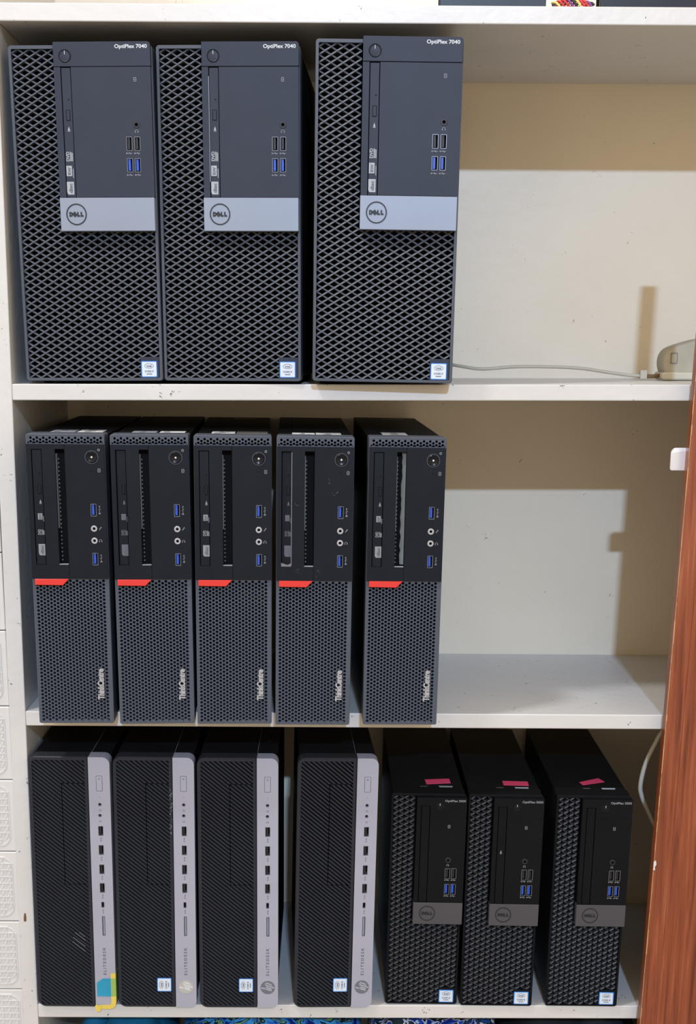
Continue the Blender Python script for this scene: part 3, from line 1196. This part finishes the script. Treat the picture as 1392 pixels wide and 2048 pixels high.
# ------------------------------------------------------------------ kind three: ribbed desktop with a silver side strip
def ribbed():
    W, H, D = .100, .338, .302
    r = empty('ribbed_computer')
    m = MB()
    m.box(.0022, .0978, .016, D, .005, .3350)
    m.build('chassis', 'chassis_metal', r, bevel=.0015)
    add_feet(r, W, D)
    m = MB()
    m.box(.0729, .0735, .017, D - .002, .3349, .3352)
    m.build('cover_seam', 'foam_grey', r)
    m = MB()
    m.ring(rrect(0, .0731, .0022, H, (.010, .0004, .0004, .010), 6), rrect(.0045, .0690, .0048, H - .0046, (.004, .0004, .0004, .004), 6), 0, .020, .0010)
    m.build('bezel_frame', 'rib_plastic', r)
    m = MB()
    m.box(.0030, .0722, .0085, .016, .004, H - .004)
    m.build('grille_backing', 'deep_black', r)
    m = MB()
    x0, x1, z0, z1 = .0043, .0692, .0046, H - .0044
    sl, pz, th = -.84, .00530, .0027
    regions = [(x0, x1, .3040, z1, 0), (x0, x1, z0, .1702, 0), (x0, .0397, .1702, .3040, 0), (.0407, x1, .1710, .3032, -.0004)]
    for (a, b, c, d, dy) in regions:
        k0 = int((c - 0.0) / pz) - 4
        k1 = int((d + .84 * .07) / pz) + 4
        for k in range(k0, k1 + 12):
            zc = k * pz + (.0014 if dy else 0)
            poly = [(x0 - .001, zc - sl * 0), (x1 + .001, zc + sl * (x1 - x0 + .002)), (x1 + .001, zc + th + sl * (x1 - x0 + .002)), (x0 - .001, zc + th)]
            pl = clip_poly(poly, a, b, c, d)
            if len(pl) >= 3:
                m.prism(pl, .0009 + dy, .0088)
    m.build('ribbed_grille', 'rib_plastic', r)
    # silver strip
    YF = -.0012
    ports = [(.0840, .0900, .2364, .2487), (.0838, .0899, .2110, .2237), (.0838, .0898, .1853, .1980), (.0837, .0897, .1603, .1731)]
    holes = list(ports) + [(.0852, .0884, .2754, .2786), (.0850, .0882, .2611, .2643), (.0850, .0884, .1402, .1478), (.0853, .0888, .1021, .1284)]
    m = MB()
    m.holed(.0737, .0999, .0130, .3260, holes, YF, .016)
    m.prism(rrect(.0737, .0999, .0022, .0130, (.0004, .009, .0001, .0001), 6), YF, .020)
    m.prism(rrect(.0737, .0999, .3260, H, (.0001, .0001, .009, .0004), 6), YF, .020)
    st = m.build('silver_strip', 'silver_satin', r)
    st['label'] = 'satin silver strip with ports down the right side'
    for h in ports:
        put('usb_port', USB_HP, st, (h[0] + h[1]) / 2, YF - .0002, (h[2] + h[3]) / 2)
    put('audio_jack', JACK_H, st, .0868, YF + .0004, .2770)
    put('audio_jack', JACK_H, st, .0866, YF + .0004, .2627)
    m = MB()
    m.cur = 0
    o_ = rrect(.0829, .0908, .2943, .3144, .0006, 2)
    m.ring(o_, inset(o_, .0005), YF - .0001, YF + .001)
    m.cur = 1
    m.prism(inset(o_, .0005), YF - .0004, YF + .001, .0002)
    m.cur = 2
    m.ring(circle(.0868, .3105, .0012, 14), circle(.0868, .3105, .0008, 14), YF - .00055, YF)
    m.build('power_button', ['print_slate', 'silver_satin', 'print_slate'], st)
    m = MB()
    m.cur = 0
    o_ = rrect(.0848, .0886, .1400, .1480, .0015, 4)
    m.ring(o_, inset(o_, .0005), YF - .0002, YF + .006)
    m.cur = 1
    m.box(.0848, .0886, YF + .005, YF + .006, .140, .148)
    m.box(.0861, .0872, YF + .0006, YF + .005, .1415, .1465)
    m.build('usb_port', ['port_metal', 'deep_black'], st)
    m = MB()
    o_ = rrect(.0852, .0889, .1020, .1285, .0004, 2)
    m.cur = 1
    m.ring(o_, inset(o_, .0005), YF - .0002, YF + .005)
    m.cur = 0
    m.box(.0861, .0879, YF + .0014, YF + .006, .1024, .1281)
    m.build('card_slot', ['silver_satin', 'print_slate'], st)
    m = MB()
    m.prism(circle(.0869, .2865, .0005, 8), YF - .0001, YF + .0002)
    phones_glyph(m, .0869, .2695, YF - .0001, .0011)
    phones_glyph(m, .0867, .2552, YF - .0001, .0011)
    for z in (.2310, .2055, .1800, .1548, .1345):
        usb_glyph(m, .0870, z, YF - .0001, .55, True)
    m.build('port_icons', 'logo_grey', st)['kind'] = 'stuff'
    m = MB()
    put_text(m, 'ELITEDESK', .0866, .0668, YF - .0001, .0378, .0037, PI / 2, .0001, .0001, 1.45)
    m.build('model_lettering', 'print_slate', st)
    return r


def ribbed_finish(root, disc, letter, badge):
    st = [c for c in root.children if c.name.startswith('silver_strip')][0]
    YF = -.0012
    cx, cz, R = .0868, .0313, .0092
    m = MB()
    m.cur = 0
    m.prism(circle(cx, cz, R, 36), YF - .0003, YF + .0005)
    m.cur = 1
    # slanted h and p strokes, turned to read upwards
    def T(u, v):
        return (cx - v * R, cz + u * R)

    def stroke(p, q, w=.0009):
        a, b = T(*p), T(*q)
        m.bar(a, b, w, w, YF - .0006, YF + .0001)
    s = .30
    stroke((-.55 - s * .55 + .25, -.55), (-.55 + s * .95 + .25, .93))
    stroke((-.30 + s * .1 + .02, .28), (-.02 + s * .1, .30))
    stroke((.0 + s * .2, .25), (-.12 - s * .4, -.55))
    stroke((.30 + s * .3, .33), (.02 - s * .95 + .2, -.93))
    stroke((.30 + s * .3, .30), (.62 + s * .2, .28))
    stroke((.66 + s * .2, .25), (.52 - s * .3, -.50))
    stroke((.52 - s * .3, -.50), (.20 - s * .2, -.50))
    m.build('brand_logo', [disc, letter], st)
    if badge:
        sticker(root, .0497, .0683, .0242, .0434, -.0004, 'CORE i5', True)


# ------------------------------------------------------------------ kind four: small dark mesh desktop
def small_mesh():
    W, H, D = .0926, .290, .292
    r = empty('compact_computer')
    m = MB()
    m.box(.0012, .0914, .024, D, .005, .2885)
    m.build('chassis', 'chassis_metal', r, bevel=.001)
    add_feet(r, W, D)
    m = MB()
    m.ring(rrect(0, W, .0022, H, .003, 4), rrect(.0026, W - .0026, .0040, H - .0030, .0010, 4), 0, .025, .0006)
    m.build('bezel_frame', 'coal_plastic', r)
    m = MB()
    m.box(.0016, W - .0016, .012, .024, .003, H - .002)
    m.build('grille_backing', 'deep_black', r)

    def skip(x, z):
        return (x > .0325 and z > .1185) or (x > .0675 and z < .0250)
    diamond_grille(r, .0026, W - .0026, .0040, H - .0030, .0130, .00715, skip, 'coal_grille', .0006, .0013, .0008, True)
    YF = -.006
    ports = [(.0695, .0758, .1800, .1926), (.0776, .0839, .1801, .1927), (.0695, .0758, .1586, .1716), (.0775, .0838, .1587, .1717)]
    m = MB()
    m.holed(.0315, .0935, .1467, .2868, [(.0368, .0482, .1470, .2762)] + ports + [(.0710, .0750, .2023, .2063)], YF, .012)
    fp = m.build('front_panel', 'coal_plastic', r, bevel=.0003)
    for k, h in enumerate(ports):
        put('usb_port', USB_K if k < 2 else USB_B, fp, (h[0] + h[1]) / 2, YF - .0003, (h[2] + h[3]) / 2)
    put('audio_jack', JACK_K, fp, .0730, YF, .2043)
    m = MB()
    m.cur = 0
    m.ring(circle(.0600, .2758, .0045, 24), circle(.0600, .2758, .0040, 24), YF - .0002, YF + .0005)
    m.prism(circle(.0600, .2758, .0040, 24), YF - .0001, YF + .0005)
    m.cur = 1
    m.box(.05975, .06025, YF - .0004, YF, .2765, .2795)
    m.build('power_button', ['gloss_black', 'print_white'], fp)
    m = MB()
    for x in (.0727, .0808):
        usb_glyph(m, x, .1775, YF - .0001, .9)
        usb_glyph(m, x, .1560, YF - .0001, .9)
    phones_glyph(m, .0727, .1978, YF - .0001, .0012)
    disk_glyph(m, .0724, .2491, YF - .0001)
    m.build('port_icons', 'print_grey', fp)['kind'] = 'stuff'
    m = MB()
    m.box(.0485, .0934, YF - .00015, YF + .0001, .2614, .2619)
    m.build('panel_seam', 'deep_black', fp)
    m = MB()
    put_text(m, 'OptiPlex 5050', .0790, .2826, YF - .0001, .0258, .0037, 0, .0002)
    m.build('model_lettering', 'print_grey', fp)
    m = MB()
    m.prism(rrect(.0313, .0937, .1172, .1464, .0004, 2), YF - .0006, .012, .0004)
    sp = m.build('gunmetal_band', 'gunmetal', r)
    sp['label'] = 'dull dark silver band with a round logo'
    ring_logo(sp, .0490, .1322, .0102, YF - .0006, 'print_dark')
    m = MB()
    m.prism(rrect(.0680, .0900, .0040, .0250, .0005, 2), .0002, .012, .0003)
    m.build('sticker_plate', 'coal_plastic', r)
    sticker(r, .0689, .0882, .0048, .0227, -.0002, 'CORE i5', False, True)
    return r


def small_finish(root, drive, pink, tilt_pts):
    drive_tray(root, .0368, .0482, .1470, .2762, -.0056, 'coal_plastic', drive, (.0402, .0446, .2260, .2350), (.0424, .2170), None, 'print_grey', (.0442, .2455))
    m = MB()
    n = len(tilt_pts)
    m.add([(x, y, .2890) for x, y in tilt_pts] + [(x, y, .2884) for x, y in tilt_pts],
          [tuple(range(n))] + [(i, (i + n - 1) % n, n + (i + n - 1) % n, n + i) for i in range(n)])
    t = m.build('pink_tape', 'pink_tape', root)
    t['label'] = 'bright pink tape tag'
    for (x0, x1, y0, y1, mat) in ((.037, .0505, .0225, .0345, 'paper_dim'), (.0602, .0800, .0240, .0355, 'sticker_white')):
        m = MB()
        q = random.Random(int(x0 * 1e4))
        for k in range(3):
            a = y0 + (y1 - y0) * k / 3
            m.box(x0 + q.uniform(0, .002), x1 - q.uniform(0, .004), a, a + (y1 - y0) * .16, .2884, .28865)
        m.build('label_print', mat, root)


def place(o, x, y, z, yaw, ro, pi, k=1.0):
    M = Matrix.Rotation(RAD(yaw), 4, 'Z') @ Matrix.Rotation(RAD(ro), 4, 'Y') @ Matrix.Rotation(RAD(pi), 4, 'X') @ Matrix.Scale(k, 4)
    o.matrix_world = Matrix.Translation((x, y, z)) @ M
    shelf = min((Z2, Z3, Z4), key=lambda q: abs(q - z))
    for f in o.children:                      # each foot stands on the board
        if f.name.startswith('foot'):
            p = Matrix.Translation((x, y, z)) @ M @ Vector((f.location.x, f.location.y, 0.0))
            f.location.z = (board_z(shelf, p.x) + 0.0005 - p.z) / k


# --- top shelf
big = big_tower()
G = 'large mesh-front towers on the top shelf'
spots = [(0.0155, 0.0085, .1247, -2.3, -.62, .16, 'large black mesh tower computer with silver band, leftmost on the top shelf'),
         (0.1746, 0.0048, .1266, -3.2, -.25, .01, 'large black mesh tower computer with silver band, second of three on the top shelf'),
         (0.3454, -0.0255, .1284, -1.9, .40, .50, 'large black mesh tower computer with silver band, nearest the empty end of the top shelf')]
towers = [big] + [copy_tree(big) for _ in spots[1:]]
for o, (x, y, z, a, ro, pi, lab) in zip(towers, spots):
    place(o, x, y, z, a, ro, pi, 1.025)
    tag(o, lab, 'computer', G)
# the middle tower has a pale sliver of drive cage in its drive gap
m = MB()
m.box(.0566, .0571, -.0062, .004, .212, .318)
m.build('drive_gap_liner', 'silver_blue', towers[1])

# --- middle shelf
slim = slim_red()
slims = [slim] + [copy_tree(slim) for _ in range(4)]
G = 'slim red-tabbed computers on the middle shelf'
WL, GL, DL = 'paper_white', 'paper_grey', 'paper_dim'
sp = [(0.0257, -.0536, 1.32, 0.0, .51, 0.0006, 'print_grey', [(.018, .046, .026, .088, GL), (.049, .078, .015, .088, WL)], False,
       'slim black computer with red tab, leftmost on the middle shelf against the upright'),
      (0.1207, -.0550, 2.30, -.19, .51, 0.0022, 'print_slate', [(.019, .047, .014, .080, GL), (.051, .080, .012, .078, WL)], False,
       'slim black computer with red tab, second from the left upright on the middle shelf'),
      (0.2116, -.0533, 2.65, .21, .49, 0.0006, 'print_grey', [(.018, .045, .028, .084, WL), (.047, .083, .035, .088, DL), (.037, .066, .316, .345, DL)], False,
       'slim black computer with red tab, middle one of five on the middle shelf'),
      (0.3035, -.0538, 1.74, .42, .61, 0.0042, 'print_slate', [(.0175, .0437, .014, .075, WL), (.045, .0745, .017, .080, WL)], False,
       'scuffed slim black computer with red tab and deeply recessed disc drive, fourth in line'),
      (0.4069, -.0514, 1.94, .46, .72, 0.0006, 'print_grey', [(.019, .048, .024, .086, WL), (.038, .067, .318, .345, DL)], True,
       'slim black computer with red tab and grey foam in its open slot')]
for o, (x, y, a, ro, pi, yd, lg, labs, foam, lab) in zip(slims, sp):
    slim_red_finish(o, yd, lg, labs, foam)
    place(o, x, y, Z3 - .0003, a, ro, pi)
    tag(o, lab, 'computer', G)
# torn foil along the recessed drive of the fourth one
m = MB()
m.box(.0168, .0176, -.0031, .001, .192, .3205)
m.prism([(.0058, .1906), (.0172, .1906), (.0172, .1945), (.0130, .1925), (.0058, .1948)], -.0024, -.0018)
m.build('torn_foil', 'port_metal', slims[3])

# pale scuffs on the fourth one
m = MB()
q = random.Random(11)
for (cx, cz, n_, sp_) in ((.058, .288, 4, .003), (.066, .275, 5, .003), (.0235, .185, 4, .002), (.048, .182, 4, .004), (.022, .262, 3, .002)):
    for k in range(n_):
        a = q.uniform(.3, 1.3)
        x, z, l = cx + q.uniform(-sp_, sp_), cz + q.uniform(-sp_, sp_), q.uniform(.0008, .0028)
        m.bar((x, z), (x + l * COS(a), z + l * SIN(a)), .00016, .00016, -.0029, -.0027)
m.build('scuff', 'print_slate', slims[3])

# --- bottom shelf, ribbed ones
rb = ribbed()
ribs = [rb] + [copy_tree(rb) for _ in range(3)]
G = 'ribbed computers with silver strips on the bottom shelf'
sp = [(-.0032, -.0088, -.12, .28, -.04, 'silver_satin', 'logo_grey', False, 'ribbed black computer with silver strip and blue and yellow tape over its logo'),
      (.0995, -.0095, .26, .38, -.16, 'logo_cream', 'print_white', True, 'ribbed black computer with silver strip and pale cream round logo'),
      (.2040, -.0107, .14, .19, -.03, 'logo_grey', 'silver_satin', True, 'ribbed black computer with silver strip and grey logo, third from the tiled wall'),
      (.3240, -.0105, 2.6, .84, -.21, 'logo_grey', 'silver_satin', True, 'ribbed black computer with silver strip standing next to the small dark mesh computers')]
for o, (x, y, a, ro, pi, dc, lt, bd, lab) in zip(ribs, sp):
    ribbed_finish(o, dc, lt, bd)
    place(o, x, y, Z4 - .0003, a, ro, pi)
    tag(o, lab, 'computer', G)
# tape on the first one
YT = -.0019
m = MB()
m.prism([(.0762, .0180), (.0945, .0180), (.0945, .0430), (.0835, .0425), (.0770, .0375), (.0762, .0360)], YT, YT + .0003)
t = m.build('blue_tape', 'blue_tape', ribs[0])
t['label'] = 'piece of blue tape over the logo'
m = MB()
m.cur = 0
m.prism(rrect(.0938, .1003, .0100, .0180, .0001, 1), YT - .0003, YT + .0003)
m.prism(rrect(.0938, .1003, .0430, .0500, .0001, 1), YT - .0003, YT + .0003)
m.prism([(.0800, .0004), (.0920, .0004), (.0960, .0014), (.0990, .0050), (.1003, .0100), (.0938, .0100), (.0925, .0062), (.0800, .0058)], YT - .0003, YT + .0003)
m.prism([(.0722, .0030), (.0740, .0004), (.0752, -.0035), (.0775, -.0028), (.0800, -.0022), (.0802, .0028), (.0808, .0062), (.0765, .0056), (.0745, .0076)], YT - .0012, YT - .0006)
m.cur = 1
m.prism(rrect(.0938, .1003, .0180, .0430, .0001, 1), YT - .0003, YT + .0003)
m.box(.1000, .1004, YT - .0003, .014, .0100, .0500)
t = m.build('yellow_tape', ['yellow_tape', 'green_tape'], ribs[0])
t['label'] = 'clear yellow tape folded round the lower corner'
# scratches on the first ribbed grille
m = MB()
for (xa, za, l) in ((.0500, .1050, .013), (.0475, .0985, .015), (.0465, .0925, .016), (.0555, .1050, .007)):
    m.bar((xa, za), (xa + l, za - .84 * l), .00018, .00018, .0006, .0009)
m.build('scratch', 'print_grey', ribs[0])
# worn paint on the second one
m = MB()
q = random.Random(4)
for k in range(26):
    z = .235 + q.uniform(0, .060)
    x = .0705 + q.uniform(-.0012, .0018)
    w = q.uniform(.0004, .0012)
    m.prism([(x, z), (x + w, z + .0004), (x + w * .6, z + .0016 + w), (x - w * .4, z + .001)], -.0002, .0004)
m.build('scuff', 'foam_grey', ribs[1])

# --- bottom shelf, small mesh ones
sm = small_mesh()
smalls = [sm] + [copy_tree(sm) for _ in range(2)]
G = 'small dark mesh computers on the bottom shelf'
sp = [(.4420, .0016, .01, .72, .30, False, [(.0449, .0567), (.0767, .0620), (.0773, .0453), (.0459, .0401)], 'small dark mesh computer with pink tag, beside the ribbed computers'),
      (.5386, -.0030, -.38, .53, .04, True, [(.0483, .0569), (.0806, .0559), (.0801, .0402), (.0481, .0412)], 'small dark mesh computer with pink tag, middle of the three small ones'),
      (.6489, -.0037, -.49, .37, .43, False, [(.0368, .0541), (.0643, .0709), (.0699, .0570), (.0396, .0439)], 'small dark mesh computer with crooked pink tag, nearest the wooden door')]
for o, (x, y, a, ro, pi, dr, pk, lab) in zip(smalls, sp):
    small_finish(o, dr, pk, pk)
    place(o, x, y, Z4 - .0003, a, ro, pi)
    tag(o, lab, 'computer', G)


# ------------------------------------------------------------------ small things
def smooth_path(pts, n=8):
    """Catmull-Rom through the points"""
    P = [Vector(p) for p in pts]
    P = [P[0] * 2 - P[1]] + P + [P[-1] * 2 - P[-2]]
    out = []
    for i in range(1, len(P) - 2):
        for k in range(n):
            t = k / n
            a, b, c, d = P[i - 1], P[i], P[i + 1], P[i + 2]
            out.append(0.5 * ((2 * b) + (c - a) * t + (2 * a - 5 * b + 4 * c - d) * t * t + (3 * b - a - 3 * c + d) * t ** 3))
    out.append(P[-2])
    return out


# beige adapter with its lead on the top shelf
ad = empty('cable_adapter', (.825, .2, board_z(Z2, .86)))
tag(ad, 'dusty beige moulded adapter with a long grey lead on the half-empty shelf', 'adapter')
# body: lofted outline seen from the front, rounded top sloping to the left
def ad_out(s):
    base = [(-.0310, .0105), (-.0255, .0050), (.022, .0050), (.0300, .0060), (.0330, .0200), (.0320, .0430), (.0270, .0510), (.0150, .0535),
            (.0040, .0505), (-.0200, .0435), (-.0290, .0375), (-.0335, .0260)]
    cx, cz = 0.0, .028
    return [(cx + (x - cx) * s, cz + (z - cz) * s) for x, z in base]


sec = [(-.0200, .86), (-.0175, .955), (-.013, 1.0), (.010, 1.0), (.0165, .95), (.0195, .80)]
m = MB()
n = 12
vs = [(x, y, z) for y, s in sec for x, z in ad_out(s)]
fs = [tuple(range(n)), tuple(reversed(range((len(sec) - 1) * n, len(sec) * n)))]
for q in range(len(sec) - 1):
    for k in range(n):
        fs.append((q * n + (k + 1) % n, q * n + k, (q + 1) * n + k, (q + 1) * n + (k + 1) % n))
m.add(vs, fs)
ob = m.build('adapter_body', 'beige_plastic', ad, smooth=True)
md = ob.modifiers.new('sub', 'SUBSURF')
md.levels = md.render_levels = 2
m = MB()
m.prism(rrect(-.032, .033, .0005, .0105, .004, 4), -.0225, .0205, .002)
m.build('adapter_base', 'beige_light', ad, bevel=.0006)
m = MB()
o_ = rrect(-.0215, -.0130, .0215, .0345, .0004, 2)
m.ring(o_, inset(o_, .0004), -.0204, -.0188)
m.build('embossed_mark', 'print_slate', ad)
m = MB()
m.tube(smooth_path([(-.0300, -.008, .0060), (-.040, -.008, .0050), (-.050, -.007, .0052)]), .0024, 10)
m.build('strain_relief', 'wire_brown', ad)
m = MB()
m.prism(rrect(-.0575, -.0485, .0012, .0125, .001, 2), -.011, -.003, .0006)
m.build('cable_clip', 'cable_beige', ad)
lead = [(-.0500, -.007, .0052), (-.0700, -.004, .0058), (-.1000, 0.0, .0095), (-.1350, .0, .0140), (-.1800, .0, .0155), (-.2200, .0, .0150), (-.2620, .0, .0118),
        (-.2880, .010, .0148), (-.3030, .026, .0170), (-.3080, .055, .0150), (-.3090, .095, .0090)]
m = MB()
m.tube(smooth_path(lead), .0021, 10)
o = m.build('lead', 'cable_beige', ad, smooth=True)

# pale cable looping down behind the door
wc = empty('hanging_cable', (.79, .055, Z4))
tag(wc, 'pale cable looping down below the middle shelf beside the wooden door', 'cable')
pts = [(.860, .03, -.2905), (.822, .045, -.2930), (.7960, .055, -.3020), (.7840, .058, -.3250), (.7745, .06, -.3515), (.7700, .06, -.3787), (.7725, .06, -.3935), (.7790, .06, -.4080),
       (.7880, .06, -.4260), (.806, .06, -.460), (.835, .06, -.520), (.850, .06, -.600), (.855, .07, -.6562)]
m = MB()
m.tube([(x - .79, y - .055, z - Z4) for x, y, z in smooth_path(pts)], .0030, 10)
m.build('cable_sheath', 'cable_white', wc, smooth=True)


# case fans and their wires standing on the top board
def case_fan():
    r = empty('case_fan')
    S, T = .118, .025
    m = MB()
    o_ = rrect(-S / 2, S / 2, 0, S, .006, 8)
    i_ = []
    for x, z in o_:
        a = math.atan2(z - S / 2, x)
        i_.append((.055 * COS(a), S / 2 + .055 * SIN(a)))
    m.ring(o_, i_, 0, .004, .0006)
    m.ring(o_, i_, T - .004, T)
    m.ring(circle(0, S / 2, .0575, 36), circle(0, S / 2, .055, 36), .002, T - .002)
    m.build('fan_frame', 'fan_plastic', r)
    m = MB()
    m.prism(circle(0, S / 2, .020, 28), .003, T - .003, .001)
    hub = m.build('hub', 'fan_plastic', r)
    for k in range(7):
        b = MB()
        a0 = 2 * PI * k / 7
        vs = []
        for j in range(6):
            rr = .0195 + (.0535 - .0195) * j / 5
            for q, (da, yy) in enumerate(((0.0, .005), (.42 + .05 * j / 5, .019))):
                a = a0 + da + .10 * j / 5
                for th in (0, .0012):
                    vs.append((rr * COS(a), yy + th, S / 2 + rr * SIN(a)))
        fs = []
        for j in range(5):
            p, q = j * 4, (j + 1) * 4
            fs += [(p, p + 2, q + 2, q), (p + 1, q + 1, q + 3, p + 3), (p, q, q + 1, p + 1), (p + 2, p + 3, q + 3, q + 2)]
        b.add(vs, fs)
        b.build('blade', 'fan_plastic', r)
    for k in range(4):
        a = PI / 2 * k + PI / 4
        b = MB()
        b.tube([(.019 * COS(a), T - .004, S / 2 + .019 * SIN(a)), (.056 * COS(a), T - .004, S / 2 + .056 * SIN(a))], .0022, 6)
        b.build('strut', 'fan_plastic', r)
    return r


f1 = case_fan()
f2 = copy_tree(f1)
f3 = copy_tree(f1)
for o, x, y, lab in ((f1, .5435, .040, 'dark plastic fan frame standing left of the braided wires on the highest board'),
                     (f2, .7215, .040, 'black fan frame standing right of the braided wires on the highest board'),
                     (f3, .8440, .052, 'black fan frame at the far right end of the highest board')):
    o.location = (x, y, board_z(Z1, x) + 0.0008)
    tag(o, lab, 'fan', 'fans standing on the highest board')
bundle = empty('wire_bundle', (.632, .045, board_z(Z1, .632) + .0005))
tag(bundle, 'twisted red, yellow, black and violet wires between the fans on the highest board', 'wires')
for k, mt in enumerate(('wire_red', 'wire_yellow', 'wire_black', 'wire_violet', 'wire_red')):
    m = MB()
    pts = []
    for j in range(22):
        t = j / 21
        a = t * 4 * PI + k * 2 * PI / 5
        pts.append((-.022 + t * .046, .0045 * COS(a), .0078 + .0052 * SIN(a) + .004 * SIN(t * PI)))
    m.tube(pts, .0014, 7)
    m.build('wire', mt, bundle, smooth=True)
lw = empty('wire_offcut', (.468, .05, board_z(Z1, .468) + .0003))
tag(lw, 'thin brown and yellow loose wire end left of the fans on the highest board', 'wire')
for k, mt in enumerate(('wire_brown', 'wire_yellow')):
    m = MB()
    m.tube(smooth_path([(-.010, .004 * k, .0016), (.002, .002 + .003 * k, .0030), (.012, .004 * k, .0075 - .002 * k)]), .0013, 7)
    m.build('wire', mt, lw, smooth=True)


# bags stuffed under the bottom shelf
def bag(name, x0, x1, z1, mat, label, seed, y0=.012, y1=.26):
    q = random.Random(seed)
    r = empty(name, ((x0 + x1) / 2, (y0 + y1) / 2, -0.9995))
    m = MB()
    nu, nv = 28, 14
    w, d, h = (x1 - x0) / 2, (y1 - y0) / 2, z1 + 1.0
    ph = [q.uniform(0, 6.28) for _ in range(8)]
    vs = []
    for i in range(nv + 1):
        t = i / nv
        for k in range(nu):
            a = 2 * PI * k / nu
            ca, sa = COS(a), SIN(a)
            e = 0.5
            bx = math.copysign(abs(ca) ** e, ca)
            by = math.copysign(abs(sa) ** e, sa)
            prof = (SIN(PI * min(1, .06 + t * .94)) ** .22) if t < .5 else (1 - max(0, (t - .80) / .20) ** 2.2 * .65)
            wr = 1 + .03 * SIN(5 * a + ph[0] + 4 * t) + .025 * SIN(9 * a + ph[1] - 7 * t)
            zz = h * min(1, t * 1.06) + (.010 * SIN(3 * a + ph[2]) + .006 * SIN(7 * a + ph[3])) * t
            if t == 0:
                zz = 0.0
            vs.append((bx * w * prof * min(1, wr), by * d * prof * min(1, wr), min(zz, h)))
    fs = []
    for i in range(nv):
        for k in range(nu):
            k2 = (k + 1) % nu
            fs.append((i * nu + k, i * nu + k2, (i + 1) * nu + k2, (i + 1) * nu + k))
    fs.append(tuple(reversed(range(nu))))
    vs.append((0, 0, h * .985))
    c = len(vs) - 1
    for k in range(nu):
        fs.append((nv * nu + k, nv * nu + (k + 1) % nu, c))
    m.add(vs, fs)
    m.build('bag_body', mat, r, smooth=True)
    # gathered, tied neck lying to one side
    m = MB()
    m.tube(smooth_path([(-w * .2, 0, h * .97), (-w * .12, d * .1, h * 1.0), (w * .1, d * .2, h * 1.0)], 5), [.03, .028, .022, .02, .018, .014, .012, .012, .014, .018, .022], 9)
    m.build('tied_neck', mat, r, smooth=True)
    tag(r, label, 'bag', 'bags under the bottom shelf')


bag('plastic_bag', .030, .155, -.712, 'bag_blue', 'plain dark blue plastic bag under the leftmost ribbed computer', 1)
bag('patterned_bag', .165, .415, -.702, 'bag_floral', 'blue and green patterned bag under the middle of the bottom shelf', 2)
bag('patterned_bag', .425, .600, -.706, 'bag_print', 'navy and white patterned bag under the small mesh computers', 3)
bag('plastic_bag', .610, .800, -.725, 'bag_dark', 'dark grey plastic bag under the shelf end by the wooden door', 4)
